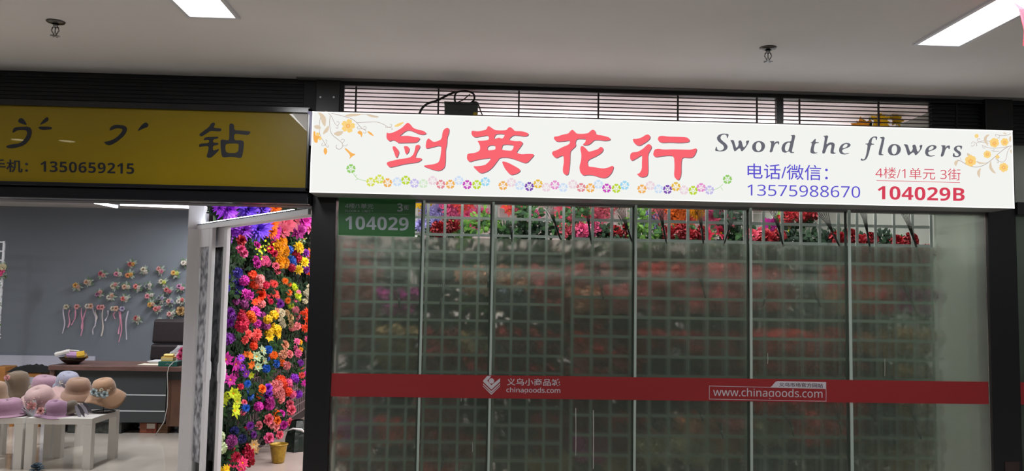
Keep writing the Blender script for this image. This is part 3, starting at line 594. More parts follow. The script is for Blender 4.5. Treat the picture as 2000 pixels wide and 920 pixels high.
def head_rose(seed=2):
    rnd = random.Random(seed); mb = MB()
    for li, (k, el, L_, w) in enumerate(((6, 8, .95, .85), (5, 32, .85, .8), (5, 52, .72, .65), (4, 70, .6, .5), (3, 82, .52, .35))):
        for j in range(k):
            a = 2*math.pi*(j+.5*(li % 2))/k+rnd.uniform(-.12, .12)
            M = Matrix.Rotation(a, 4, 'Z') @ Matrix.Rotation(-R(el)+rnd.uniform(-.06, .06), 4, 'Y') @ Matrix.Translation((.06, 0, 0))
            vs = []; fs = []
            for i in range(4):
                t = i/3; wv = w*(.25, .8, 1.0, .62)[i]*.5; z = (.0, .05, .12, .03 if li < 2 else .2)[i]*L_
                for s_ in (-1, 0, 1): vs.append(M @ Vector((L_*t, s_*wv, z+(abs(s_)*.18*w))))
            for i in range(3):
                for s_ in range(2): fs.append((i*3+s_, i*3+3+s_, i*3+4+s_, i*3+1+s_))
            mb.add(vs, fs, 0)
    return mb
def head_ball(seed=3, k=64):
    mb = MB(); rnd = random.Random(seed); mb.ball((0, 0, .0), .72, 9, 6)
    for i in range(k):
        z = 1-1.75*(i+.5)/k; r_ = math.sqrt(max(0, 1-z*z)); a = i*2.39996
        n_ = Vector((r_*math.cos(a), r_*math.sin(a), z)); q = n_.to_track_quat('Z', 'Y').to_matrix().to_4x4()
        M = Matrix.Translation(n_*.62) @ q @ Matrix.Rotation(rnd.uniform(0, 6), 4, 'Z')
        vs = [M @ Vector(p_) for p_ in ((-.16, 0, .0), (0, -.17, .22), (.16, 0, .36), (0, .17, .22))]
        mb.add(vs, [(0, 1, 2, 3)])
    return mb
def head_lily(n=7, seed=4, w=.42, centre=True, curl_=.12, el=22):
    mb = MB(); rnd = random.Random(seed)
    for li in range(2):
        for j in range(n):
            a = 2*math.pi*(j+.5*li)/n
            M = Matrix.Rotation(a, 4, 'Z') @ Matrix.Rotation(-R(el+li*16)+rnd.uniform(-.1, .1), 4, 'Y') @ Matrix.Translation((.04, 0, 0))
            petal(mb, M, (1-.2*li), w, -curl_, 3, cup=.45)
    if centre: mb.ball((0, 0, .16), .16, 8, 5, 1, (1, 1, .7))
    return mb
def head_carn(seed=5):
    mb = MB(); rnd = random.Random(seed)
    for li, (k, el, L_) in enumerate(((10, 0, .95), (10, 22, .92), (9, 42, .86), (8, 60, .8), (6, 76, .75))):
        for j in range(k):
            a = 2*math.pi*j/k+rnd.uniform(-.3, .3)
            M = Matrix.Rotation(a, 4, 'Z') @ Matrix.Rotation(-R(el)+rnd.uniform(-.15, .15), 4, 'Y')
            vs = [M @ Vector(p_) for p_ in ((.1, -.06, 0), (.1, .06, 0), (L_*.75, -.24, .04), (L_*.8, 0, .13), (L_*.75, .24, .02), (L_, -.2, .12), (L_*1.02, .02, -.02), (L_*.97, .2, .14))]
            mb.add(vs, [(0, 2, 3, 1), (1, 3, 4), (2, 5, 6, 3), (3, 6, 7, 4)])
    return mb
def head_spray(seed=6):
    mb = MB(); rnd = random.Random(seed)
    for i in range(16):
        c = Vector((rnd.gauss(0, .45), rnd.gauss(0, .45), rnd.uniform(0, .55))); r_ = rnd.uniform(.13, .22)
        q = Matrix.Translation(c) @ Euler((rnd.uniform(-.7, .7), rnd.uniform(-.7, .7), rnd.uniform(0, 6))).to_matrix().to_4x4()
        for j in range(5):
            petal(mb, q @ Matrix.Rotation(j*2*math.pi/5, 4, 'Z') @ Matrix.Rotation(-.3, 4, 'Y'), r_, r_*.8, 0, 2, 0 if i % 4 else 1)
    return mb
def foliage_mesh(n, seed, L_=.5, spread=1.0, w=.3):
    mb = MB(); rnd = random.Random(seed)
    for i in range(n):
        a = rnd.uniform(0, 2*math.pi); el = rnd.uniform(-.5, .9); r0 = rnd.uniform(0, .6)*spread
        c = Vector((math.cos(a)*r0, math.sin(a)*r0, rnd.uniform(-.5, .15)))
        M = Matrix.Translation(c) @ Matrix.Rotation(a+rnd.uniform(-.9, .9), 4, 'Z') @ Matrix.Rotation(-el, 4, 'Y') @ Matrix.Rotation(rnd.uniform(-.8, .8), 4, 'X')
        petal(mb, M, L_*rnd.uniform(.6, 1.2)*(1+spread*.3), w*rnd.uniform(.7, 1.2), -.08, 3, 0 if i % 5 else 1, cup=.35)
    for i in range(6):
        a = rnd.uniform(0, 2*math.pi); mb.tube([(0, 0, -.7), (math.cos(a)*.5, math.sin(a)*.5, 0)], .02, 4, 0, False)
    return mb
HEADS = {}
for nm, mb in (('dahlia', head_dahlia()), ('rose', head_rose()), ('ball', head_ball()), ('lily', head_lily(6)), ('daisy', head_lily(10, 9, .34, True, .05, 8)), ('carn', head_carn()), ('spray', head_spray()), ('bloom', head_dahlia((8, 8, 7, 5), .5, 5))):
    me = mb.mesh('flower_head', False); me.materials.append(None); me.materials.append(None); HEADS[nm] = me
FOL = []
for i in range(4):
    me = foliage_mesh(70, 20+i, .24, .9, .17).mesh('foliage'); me.materials.append(None); me.materials.append(None); FOL.append(me)
STEM = MB().tube([(0, 0, -1.0), (0, 0, -.4), (0, 0, 0)], [.035, .03, .05], 5).mesh('stem'); STEM.materials.append(None)
COL = dict(violet=(150,48,205), bluev=(104,62,205), purple=(120,36,150), magenta=(214,48,170), pink=(236,96,150), hot=(255,58,120), rose=(240,105,130), coral=(250,84,80), orange=(255,118,30), redor=(250,70,30), yellow=(252,205,20), gold=(252,165,20), lime=(214,232,40), cream=(225,215,180), palegreen=(205,222,175), sage=(170,195,150), peach=(240,170,135), blush=(244,140,142), dusty=(200,105,120), crimson=(205,30,70), red=(190,30,40), dred=(158,26,36), blue=(36,100,205), navy=(40,44,110), indigo=(70,56,160), mauve=(165,70,145), tan=(196,160,110), white=(230,225,215), slate=(90,110,125), pblue=(168,205,214), lav=(160,150,215))
def fm(c, j=0): 
    v = COL[c]; d = 1-.10*j
    return mat('petal_%s_%d' % (c, j), tuple(int(x*d) for x in v), .55, noise=.25, nscale=30, spec=.25)
leafM = [mat('leaf_green', (44, 78, 36), .75, noise=.4, nscale=12, spec=.2), mat('leaf_dark', (26, 48, 28), .75, spec=.2), mat('leaf_light', (82, 120, 42), .75, noise=.3, nscale=12, spec=.2), mat('leaf_deep', (20, 36, 24), .75, spec=.2)]
CEN = {'lily': 'gold', 'daisy': 'gold', 'spray': 'yellow'}
rb = random.Random(11)
def orient(n_, spin): return (Vector(n_).normalized().to_track_quat('Z', 'Y').to_matrix().to_4x4()) @ Matrix.Rotation(spin, 4, 'Z')
def bunch(heads, label, cat='flower bunch', group=None, fol=1.0, lm=0, n_=(.8, -.55, .15), name='flower_bunch', stems=True):
    """heads: list of (world point, radius, type, colour)"""
    c = sum((h[0] for h in heads), Vector())/len(heads) if heads else None
    rm = max((h[0]-c).length+h[1] for h in heads)
    nn = Vector(n_).normalized(); base = c-nn*(rm*.55+.02)
    t = thing(name, label, cat, base, 0, group)
    for i, (p_, r_, ty, co) in enumerate(heads):
        d = (nn+(p_-c)/max(rm, .01)*.45+Vector((rb.uniform(-.2, .2), rb.uniform(-.2, .2), rb.uniform(-.15, .25)))).normalized()
        M = Matrix.Translation(p_-base) @ orient(d, rb.uniform(0, 6)) @ Matrix.Scale(r_*(1.08 if n_[0] else 1.17), 4)
        ms = [fm(co, i % 3), fm(CEN[ty] if ty in CEN else co, 0)]
        inst('flower_head', HEADS[ty], ms, t, M)
    if fol:
        fs_ = min(rm*1.3*fol, .17)
        M = Matrix.Translation(nn*rm*.15) @ orient(nn, rb.uniform(0, 6)) @ Matrix.Diagonal((fs_, fs_, fs_*.5, 1))
        o = inst('foliage', FOL[rb.randrange(4)], [leafM[lm], leafM[1]], t, M); o['kind'] = 'stuff'
    if stems: inst('stem', STEM, leafM[1], t, Matrix.Translation(nn*rm*.2) @ orient(nn, 0) @ Matrix.Scale(rm*.6, 4))
    return t
# ---- flower wall on the partition: (label, type, colour, X of heads, [(px, py, r px)...], foliage, leaf kind)
FW = [
('giant violet spiky dahlia bunch at top left above the lit rail','dahlia','violet',[(442,408,27),(427,406,13)],.35),
('giant blue-violet dahlia bunch above the lit rail, beside the violet one','dahlia','bluev',[(483,409,24),(512,406,20)],.6),
('giant purple dahlia bunch hanging just below the rail at left','dahlia','violet',[(458,447,29),(475,450,20)],.8),
('giant blue-violet dahlia bunch below the rail, second from left','dahlia','bluev',[(503,447,25),(512,438,22)],.6),
('small orange dahlia showing above the lit rail','dahlia','orange',[(537,405,14)],.3),
('tall gold and orange dahlia between violet and pink ones below the rail','dahlia','orange',[(529,440,16),(529,452,15),(534,432,14)],.4),
('magenta pointed dahlia under the orange dahlia','dahlia','magenta',[(536,457,13),(540,448,12)],.4),
('coral pink giant dahlia below the rail, centre','bloom','rose',[(556,437,22),(552,450,18),(570,430,20)],.5),
('magenta-pink giant dahlia bunch at upper right by the black post','bloom','magenta',[(590,432,20),(602,425,18),(582,452,16)],.5),
('pale pink giant dahlia at far upper right by the black post','bloom','pink',[(604,438,18)],.5),
('dark leafy fern bunch under the pink giant dahlias','spray','sage',[(588,468,9)],3.0),
('single pink rose bud at upper left among dark leaves','rose','pink',[(470,487,9),(475,495,9)],2.6),
('dark red rose tucked below the purple dahlia','rose','dred',[(470,470,10)],1.8),
('magenta rosebud bunch right of the single pink rose','rose','magenta',[(501,480,8),(498,508,8),(501,516,8)],1.6),
('yellow-green blossom spray among small pink flowers','spray','lime',[(510,488,13),(522,482,11)],1.2),
('pink and cream small blossom cluster below the yellow-green spray','carn','pink',[(517,508,9),(510,514,7),(522,513,8)],1.2),
('crimson rosebuds left of the golden carnations','rose','crimson',[(528,488,7),(532,478,7),(535,495,7)],1.2),
('upper golden carnation of the golden column','carn','gold',[(548,472,13),(543,486,13)],.5),
('middle golden carnations of the golden column','carn','gold',[(552,488,13),(556,492,10)],.5),
('lower golden carnations of the golden column','carn','gold',[(545,512,13),(554,513,12)],.6),
('pair of blue pompoms right of the golden column','ball','blue',[(565,488,8),(569,508,9),(572,515,8)],.6),
('crimson pompoms beside the blue pair','ball','crimson',[(577,491,9),(583,506,9),(570,523,8)],.6),
('yellow gerbera behind crimson pompoms, upper','bloom','yellow',[(583,481,10),(586,487,9)],.5),
('yellow gerbera pair, lower right of blue pompoms','bloom','yellow',[(594,512,11),(583,527,10)],.6),
('purple and plum blooms by the black post, upper','bloom','purple',[(597,494,9),(601,513,9),(598,527,8)],.7),
('orange bloom by the black post, upper','bloom','orange',[(606,493,9),(604,500,8)],.6),
('orange-red bloom by the black post below the plum ones','bloom','redor',[(602,531,8)],.7),
('long pink tulip-like rose below the golden column','rose','rose',[(541,528,8),(538,520,7)],1.4),
('indigo carnations at upper left of the middle tier','carn','indigo',[(464,533,10),(443,540,7)],1.3),
('indigo carnations below the upper indigo pair','carn','indigo',[(461,552,9),(468,559,8)],1),
('indigo carnations at far left beside the door frame','carn','indigo',[(440,563,9),(461,570,7)],1.4),
('magenta ball dahlia among indigo carnations','ball','magenta',[(477,548,10)],.8),
('bright magenta daisy ball with pale shine','bloom','magenta',[(479,573,10),(487,577,10)],.9),
('orange-red ranunculus bunch, upper middle tier','ball','redor',[(493,537,9),(494,555,8),(499,560,6)],.8),
('salmon pink ball bunch beside the orange-red ranunculus','ball','blush',[(508,545,9),(511,552,8),(507,558,7)],.7),
('crimson ball flowers right of the salmon ones','ball','crimson',[(519,557,8),(521,581,7)],1),
('vivid orange-red oval bloom in the centre of the middle tier','rose','redor',[(508,577,10),(509,572,9)],.6),
('pair of deep pink balls under the indigo carnations','ball','mauve',[(461,588,8),(477,592,8),(479,597,7)],.8),
('small orange-red lily below the magenta daisy ball','lily','redor',[(497,591,8),(504,588,6)],.8),
('blush bloom below the vivid orange-red oval','ball','blush',[(511,594,8)],.7),
('coral spiky asters, upper of the coral group','dahlia','coral',[(536,555,8),(531,551,6)],1.2),
('coral spiky asters, lower of the coral group','dahlia','coral',[(536,573,9),(541,579,7)],1),
('small red blossoms beneath the coral asters','dahlia','crimson',[(529,589,6),(537,591,6)],1.2),
('purple spiky aster at middle of the wall','dahlia','purple',[(546,594,10),(543,587,7)],1.2),
('orange asters right of coral group, upper','dahlia','orange',[(557,549,7),(565,555,6)],1.3),
('orange asters above the lime blossoms','dahlia','orange',[(564,571,8),(562,587,7)],1.2),
('lime green asters, upper right middle tier','dahlia','lime',[(574,560,8),(578,565,6)],1.4),
('lime green asters, lower right middle tier','dahlia','lime',[(582,577,8),(584,584,6),(569,598,7)],1.4),
('pale mauve small flower between lime asters','daisy','pink',[(583,571,5),(576,588,5)],1.2),
('cream roses by the black post, upper','carn','cream',[(604,562,7),(598,572,6)],1.4),
('cream roses by the black post, lower','carn','cream',[(596,588,6),(603,580,6)],1.4),
('purple fluffy chrysanthemums at left, upper','dahlia','purple',[(449,610,11),(455,618,9)],1.2),
('purple fluffy chrysanthemums at left, lower','dahlia','purple',[(448,630,11),(459,633,10)],1.2),
('big crimson pink ball dahlias, left centre','ball','crimson',[(470,615,11),(473,622,10)],.8),
('big rose red ball dahlias below the crimson ones','ball','crimson',[(472,636,13),(479,631,9)],.8),
('orange and gold bloom in magenta surround','ball','orange',[(489,616,9),(494,623,8)],.6),
('magenta bloom behind the orange and gold one','bloom','magenta',[(498,609,12),(502,632,9)],.8),
('mauve small blossoms right of the magenta bloom','carn','mauve',[(511,618,9),(510,634,8)],1),
('yellow ball flowers of central cluster, upper','ball','yellow',[(534,616,10),(523,624,9)],.8),
('yellow ball flowers of central cluster, lower','ball','yellow',[(540,644,10),(525,649,9),(531,635,7)],.8),
('dark magenta ball amid the yellow flowers','ball','mauve',[(521,637,8)],.5),
('creamy white hydrangea right of the yellow balls','carn','cream',[(548,612,9),(549,629,8),(552,635,7)],.8),
('peach flower atop the yellow balls','carn','peach',[(539,608,7)],1),
('dusty pink roses at right, upper','carn','dusty',[(577,605,7),(579,618,8)],1),
('tan roses among dusty pink ones','carn','tan',[(566,621,8),(560,611,6),(567,634,7)],1),
('dusty pink roses at right, lower','carn','blush',[(580,637,8),(571,640,7)],1),
('orange-red lilies by the black post, centre upper','bloom','redor',[(600,610,9),(592,615,9)],.9),
('orange-red lilies by the black post, centre lower','bloom','redor',[(600,626,9),(596,641,9)],.9),
('single purple fluffy ball low at left','ball','purple',[(443,662,12),(451,660,9)],1.5),
('crimson and orange dahlias under the rose red balls','bloom','coral',[(484,653,10),(478,664,9)],.9),
('coral dahlia beside the crimson and orange pair','bloom','coral',[(502,651,11),(500,658,9)],.9),
('orange pompom pair below the coral dahlia','ball','redor',[(495,676,8),(496,668,7)],1),
('yellow pendant flowers below the yellow cluster','lily','yellow',[(526,659,9),(542,654,9)],1),
('large orchid pink lilies at left, upper','lily','magenta',[(440,702,14),(458,711,15)],.8),
('large orchid pink lilies at left, lower','lily','magenta',[(431,735,14),(448,742,13),(459,732,9)],.8),
('lilac small flowers right of the orchid pink lilies','daisy','violet',[(470,700,8),(473,718,7),(480,730,8)],1.4),
('orange and lime lily bunch centre left','lily','orange',[(486,695,9),(489,712,9),(480,692,7)],.8),
('lime yellow lilies beside orange ones','lily','lime',[(482,703,8),(489,733,7)],.8),
('pale green lilies, upper','lily','sage',[(500,697,11),(510,686,11)],.9),
('pale green lilies, lower','lily','sage',[(503,717,9),(514,706,9)],.9),
('blue roses at middle, upper','carn','blue',[(524,683,8),(521,699,7)],1),
('blue roses at middle, lower','carn','blue',[(520,720,8),(539,711,8)],1),
('orange roses beside blue ones','carn','orange',[(534,694,8),(549,708,8)],.8),
('peach cream peonies, upper right','carn','peach',[(555,675,10),(552,693,9)],.9),
('blush peonies right of the blue roses','carn','blush',[(565,692,8),(560,714,8)],.9),
('pink and yellow mixed blooms by the post, upper','bloom','pink',[(580,667,7),(582,690,9),(577,680,6)],1.3),
('small yellow blooms between pink ones near the post','bloom','gold',[(586,668,6),(587,683,6)],1.2),
('pink small bloom at the post edge','carn','pink',[(600,662,6)],1.5),
('purple bloom near the post, lower middle','bloom','purple',[(587,709,7)],1.5),
('coral blooms near the post, lower middle','bloom','coral',[(588,717,6),(589,733,7)],1.5),
('magenta blossoms touching the post, lower middle','bloom','magenta',[(595,748,7),(598,730,6)],1.5),
('orange-red hydrangea above the blush ball','ball','redor',[(548,744,11),(553,751,9)],.6),
('magenta pink ball right of orange-red hydrangea','ball','pink',[(563,747,8),(565,754,7)],.7),
('violet ball right of magenta pink ball','ball','violet',[(575,738,8),(577,743,7)],.9),
('large blush hydrangea, low centre','carn','blush',[(533,757,13),(542,752,10)],.6),
('salmon hydrangea below large blush one','carn','blush',[(547,778,10),(545,768,11)],.6),
('orange ball low right','ball','redor',[(562,765,9)],.7),
('pink ball low right beside the orange ball','ball','pink',[(571,770,8)],.7),
('violet ball low right near the post','ball','violet',[(583,770,8)],.9),
('purple and orange tulips left of the blush hydrangea','rose','orange',[(511,760,8),(506,772,7)],.8),
('purple blossoms between tulips and hydrangea','rose','violet',[(523,758,8),(517,770,8),(525,768,7)],.8),
('blue spiky flowers at lower left','dahlia','blue',[(483,750,8),(487,772,11)],1.1),
('blue spiky flower below the other blue ones','dahlia','blue',[(480,797,9)],1),
('small crimson blossom above the blue spiky flowers','bloom','crimson',[(470,755,7)],1.4),
('bright lime yellow lilies at lower left, upper','lily','lime',[(455,769,12),(461,776,11),(434,778,14)],1),
('bright lime yellow lilies at lower left, lower','lily','lime',[(456,803,15),(424,793,12),(462,785,9)],1.2),
('violet pink hydrangea in low centre','ball','magenta',[(505,794,9),(526,790,11),(527,782,9)],.8),
('small coral blossoms beside the lime lilies','rose','rose',[(476,787,6),(474,805,6)],1),
('rose pink rose, low centre left','rose','rose',[(523,819,10)],1.5),
('deep rose roses at lower right','rose','rose',[(568,801,9),(565,789,8)],1.3),
('salmon pink rose at lower right near the grid','rose','rose',[(565,825,8)],1.3),
('orange rose pair at lower right','rose','orange',[(539,809,8),(541,822,7)],1.2),
('magenta roses at lower right','rose','magenta',[(549,808,7),(553,830,8)],1.3),
('salmon rose under the orange pair','rose','blush',[(537,833,9),(530,830,7)],1.3),
('small pink rose low on right above the grid edge','rose','rose',[(545,849,8)],1.4),
('dim pink rose left in the shadowy low centre','rose','dusty',[(504,831,8)],2.2),
('single large pink rose low in the centre','rose','pink',[(524,856,10)],1.8),
('purple spiky thistles low left','dahlia','purple',[(488,832,9),(495,849,8)],1),
('red bloom amid purple thistles','carn','crimson',[(477,843,9)],.7),
('navy blossoms low left','carn','navy',[(457,842,9),(472,857,9)],1),
('magenta carnation low left by the green pompoms','carn','mauve',[(452,861,11),(449,868,9)],.9),
('pale green pompoms, upper pair','ball','palegreen',[(429,853,10),(418,861,9)],.6),
('pale green pompoms, lower pair','ball','palegreen',[(432,875,11),(417,886,11)],.7),
('raspberry chrysanthemum at lower left','dahlia','crimson',[(454,887,14),(462,893,10)],.8),
('raspberry gerbera right of the chrysanthemum','carn','crimson',[(484,877,13),(486,890,10)],.8),
('peach spider flower low centre','lily','tan',[(495,869,10),(498,878,9)],.9),
('hot pink lilies at the bottom','lily','hot',[(452,906,13),(472,905,12),(470,916,10)],.9),
('yellow blossoms at the bottom edge','daisy','yellow',[(441,917,9),(430,922,9)],1.2),
('deep crimson blossoms at the bottom right of the hot pink lilies','carn','dred',[(487,902,10)],1.2),
]
for k_, (lab, ty, co, pts, fo) in enumerate(FW):
    hs = []
    for (x, y, r_) in pts:
        X_ = -1.90+rb.uniform(-.05, .05)
        if y < 462: X_ = -1.86
        if x < 462: X_ = -1.98
        p_ = onX(x, y, X_); 
        rr = r_*(p_-EYE).length/F
        hs.append((p_, rr, ty, co))
    bunch(hs, lab, fol=1.0+.45*(fo-1) if fo > 1 else fo, lm=rb.choice((0, 0, 1, 3)), n_=(.72, -.68, .12))
# dark leafy filler behind the blooms: one leafy bunch per patch of grid
k_ = 0
for row_i, z in enumerate((2.45, 2.15, 1.85, 1.55, 1.25, .95, .65)):
    for col_i, y in enumerate((6.75, 7.15, 7.65, 8.2, 8.8, 9.45, 10.15)):
        if row_i == 6 and col_i > 2: continue
        base = Vector((-2.06, y+.05+rb.uniform(-.1, .1), z+rb.uniform(-.05, .05)-(.05*row_i if col_i < 2 else 0)))
        t = thing('leaf_bunch', 'dark green leaf bunch filling the flower wall between blooms', 'leaf bunch', base, 0, 'leaf bunches between the blooms of the flower wall')
        for q in range(3):
            inst('foliage', FOL[rb.randrange(4)], [leafM[rb.choice((0, 1, 3, 3))], leafM[1]], t, Matrix.Translation((.02, rb.uniform(-.12, .12), rb.uniform(-.1, .1))) @ orient((1, 0, 0), rb.uniform(0, 6)) @ Matrix.Diagonal((.27, .27, .09, 1)))['kind'] = 'stuff'
        inst('stem', STEM, leafM[1], t, orient((1, 0, 0), 0) @ Matrix.Scale(.1, 4))
grid('mauve-grey wire grid carrying the flower wall on the partition', 6.7, 10.9, .12, 2.75, 0, .105, .007, 'display_grid', mat('mauve_wire', (150, 128, 130), .5), 'y', -2.115)

# ---- bunches seen through the glass
def wcol(ch): return {'d':('leaf',None),'g':('leaf',2),'r':('ball','dred'),'R':('ball','coral'),'p':('carn','blush'),'o':('carn','coral'),'O':('carn','orange'),'m':('ball','magenta'),'t':('ball','tan'),'b':('ball','slate'),'y':('carn','peach'),'w':('carn','cream')}[ch]
cols = [695,775,860,930,1010,1075,1150,1220,1290,1360,1430,1510,1590,1650,1720,1785]
names = {'d':'dark leafy','g':'mid green leafy','r':'dark red','R':'coral red','p':'blush pink','o':'coral','O':'orange','m':'magenta','t':'tan','b':'slate blue','y':'peach','w':'cream'}
rows_ = [(505,'rdddddddddddddrr'),(545,'pddyyppdopppdoOt'),(585,'pmdgbrypppppdyRm'),(628,'rdddddrddddddddg'),(668,'rtrtrrRrrrrRoRyt'),(705,'dtrrrdprddrroddg'),(735,'ddtrdrrrdrryrrdt'),(800,'pdpddrrddrpRRRbt'),(838,'mRrddrrrpypwRRbt'),(875,'RdrrdrmrwwydddgT'.replace('T','t')),(912,'rrRddtdtdddbdddt')]
ordn = ['first','second','third','fourth','fifth','sixth','seventh','eighth','ninth','tenth','eleventh','twelfth','thirteenth','fourteenth','fifteenth','sixteenth']+['seventeenth','eighteenth','nineteenth','twentieth']+['twenty-'+w_ for w_ in ('first','second','third','fourth','fifth','sixth','seventh','eighth','ninth')]+['thirtieth']+['thirty-'+w_ for w_ in ('first','second','third','fourth','fifth')]
for ri, (y, s_) in enumerate(rows_):
    for ci, x in enumerate(cols):
        ty, co = wcol(s_[ci]); YY_ = 5.26+rb.uniform(0, .05)
        p_ = onY(x+rb.uniform(-6, 6), y+rb.uniform(-5, 5), YY_)
        lab = '%s bunch behind frosted glass, %s from left, %s row below clear strip' % (names[s_[ci]], ordn[ci], ordn[ri])
        if ty == 'leaf':
            t = thing('leaf_bunch', lab, 'leaf bunch', p_, 0, 'bunches blurred behind the frosted glass')
            inst('foliage', FOL[rb.randrange(4)], [leafM[co if co else rb.choice((1, 3))], leafM[1]], t, orient((0, -1, .1), rb.uniform(0, 6)) @ Matrix.Diagonal((.17, .17, .07, 1)))['kind'] = 'stuff'
            inst('stem', STEM, leafM[1], t, orient((0, -1, -.6), 0) @ Matrix.Scale(.1, 4))
        else:
            hs = [(p_+Vector((dx+rb.uniform(-.01, .01), rb.uniform(0, .03), dz)), .058, ty, co) for dx, dz in ((-.095, .035), (0, .04), (.095, .03), (-.05, -.035), (.05, -.04))]
            t = bunch(hs, lab, group='bunches blurred behind the frosted glass', fol=.9, lm=1, n_=(0, -1, .1))
for ri, z in enumerate((1.80, 1.58, 1.36, 1.12, .88, .66, .45)):
    for ci in range(13):
        x = -.66+ci*.262+(.13 if ri % 2 else 0)
        if x > 2.72: continue
        t = thing('leaf_bunch', 'dark leaf bunch hanging behind the display grid, lost in blur of frosted glass', 'leaf bunch', (x, 5.42, z), 0, 'dark leaf bunches behind the display grid')
        inst('foliage', FOL[rb.randrange(4)], [leafM[rb.choice((1, 3, 3, 0))], leafM[1]], t, orient((0, -1, .1), rb.uniform(0, 6)) @ Matrix.Diagonal((.26, .26, .08, 1)))['kind'] = 'stuff'
        inst('stem', STEM, leafM[1], t, orient((0, -.4, 1), 0) @ Matrix.Scale(.12, 4))
# ---- clear strip above the film: leafy bunches with stems hanging in front of the grid
CS = [(836,440,'lav','dahlia'),(870,448,'dred','carn'),(905,452,None,2),(945,432,None,2),(985,452,None,0),(1020,450,None,1),(1055,452,None,3),(1090,440,None,0),(1115,450,'rose','carn'),(1150,452,'pink','carn'),(1180,455,None,1),(1215,455,'dred','carn'),(1255,458,None,2),(1285,460,None,0),(1320,455,'dred','carn'),(1355,460,'dred','carn'),(1395,460,'crimson','lily'),(1425,470,None,1),(1450,460,None,0),(1480,462,'rose','carn'),(1510,465,'dred','carn'),(1550,460,None,3),(1585,465,None,1),(1615,470,None,3),(1650,466,'dred','carn'),(1690,472,'dred','carn'),(1730,470,None,3),(1765,474,'dred','carn'),(1550,425,'dred','carn'),(1580,418,'dred','ball'),(1250,425,None,2),(1130,410,None,0),(1425,425,None,3),(1030,415,None,0)]
for i, (x, y, co, ty) in enumerate(sorted(CS, key=lambda q: (q[1] < 430, q[0]))):
    p_ = onY(x, y, 5.22+rb.uniform(0, .06))
    side = 'top' if y < 430 else 'lower'
    if co is None:
        t = thing('leaf_bunch', '%s leaf bunch, %s part of the clear glass strip, %s counting from left' % (('dark green', 'deep green', 'light green', 'blackish green')[ty], side, ordn[i]), 'leaf bunch', p_, 0, 'bunches in the clear glass strip')
        inst('foliage', FOL[rb.randrange(4)], [leafM[ty], leafM[1 if ty != 2 else 0]], t, orient((0, -1, .3), rb.uniform(0, 6)) @ Matrix.Diagonal((.15, .15, .08, 1)))['kind'] = 'stuff'
        inst('stem', STEM, leafM[1], t, orient((0, -.3, -.6), 0) @ Matrix.Scale(.08, 4))
    else:
        hs = [(p_+Vector((dx, rb.uniform(0, .03), dz)), .05, ty, co) for dx, dz in ((-.045, .0), (.045, .015))]
        bunch(hs, '%s flower bunch, %s part of the clear glass strip, %s from left' % ({'lav':'lavender','dred':'dark red','rose':'rose pink','pink':'pink','crimson':'crimson'}[co], side, ordn[i]), group='bunches in the clear glass strip', fol=1.0, lm=rb.choice((0, 1, 2)), n_=(0, -1, .2))
# bright display deeper in the shop, seen above
FB = [(845,418,'lav','dahlia',22),(828,398,'yellow','bloom',16),(905,400,'coral','bloom',20),(885,412,'pink','carn',26),(925,425,'pink','dahlia',26),(995,405,'coral','lily',14),(1015,400,'rose','carn',18),(1050,418,'pink','lily',12),(1118,418,'rose','dahlia',30),(1135,402,'coral','bloom',24),(1165,415,'rose','dahlia',30),(1100,430,'rose','carn',16),(1185,405,'blush','carn',18),(1245,405,'white','bloom',16),(1272,425,'lav','carn',22),(1290,415,'blush','carn',22),(1320,412,'orange','carn',24),(1345,422,'coral','dahlia',24),(1362,408,'gold','dahlia',20),(1390,412,'pink','dahlia',26),(1405,430,'rose','dahlia',20),(1425,435,'rose','dahlia',16),(1505,440,'magenta','bloom',14),(1540,425,'blush','carn',16),(1548,448,'lime','daisy',8),(1612,440,'lime','daisy',10),(1655,425,'dred','carn',24),(1692,420,'gold','bloom',24),(1720,432,'orange','bloom',28),(1755,425,'redor','carn',26),(1700,440,'gold','lily',14)]
for i, (x, y, co, ty, r_) in enumerate(FB):
    p_ = onY(x, y, 8.2+rb.uniform(-.04, .04)); k_ = (p_-EYE).length/F
    hs = [(p_+Vector((dx*r_*k_, rb.uniform(0, .04), dz*r_*k_)), r_*k_*.75, ty, co) for dx, dz in ((-.5, .2), (.5, .3), (0, -.4))]
    bunch(hs, 'bright %s bunch deep in shop, %s from left' % ({'lav':'lavender','dred':'dark red','redor':'orange-red'}.get(co, co), ordn[i % 16]+(' in the right half' if i > 15 else ' in the left half')), group='bright bunches deep in the shop', fol=.7, lm=2, n_=(0, -1, .05))
p_ = onY(1716, 240, 5.9)
t = bunch([(p_, .075, 'lily', 'yellow'), (p_+Vector((-.13, 0, -.04)), .07, 'lily', 'gold'), (p_+Vector((.13, .02, .03)), .06, 'lily', 'yellow')], 'yellow lily bunch hanging behind the right part of the open louvre', fol=.6, lm=2, n_=(0, -1, .1))
MB().tube([(0, 0, 0), (0, 0, 3.0-t.location.z)], .003, 5).build('hanger', gridw, t)
# tall rack that carries them
rk = grid('tall white wire rack deep in the flower shop', -.6, 3.1, .9, 2.62, 8.35, .12, .006, 'display_grid', mat('white_wire2', (215, 210, 208), .5))
for x in (-.6, 1.25, 3.1): MB().tube([(0, .01, -.9), (0, .01, 1.72)], .014, 8).build('leg', gridw, rk, loc=(x+.6, 0, 0))
# white paper items between the flowers
for x, y, w_, h_, l_ in ((1055, 420, 40, 26, 'white card sheet behind flowers left of the second joint'), (1262, 415, 26, 30, 'white card sheet behind flowers right of the centre joint'), (1600, 418, 70, 36, 'pale translucent sheet behind flowers near the right')):
    p_ = onY(x, y, 8.33); k_ = 8.33/F
    tag(MB().box((p_.x-w_*k_/2, 8.335, p_.z-h_*k_/2), (p_.x+w_*k_/2, 8.34, p_.z+h_*k_/2)).build('card', mat('white_card', (225, 225, 225), .6)), l_, 'card')
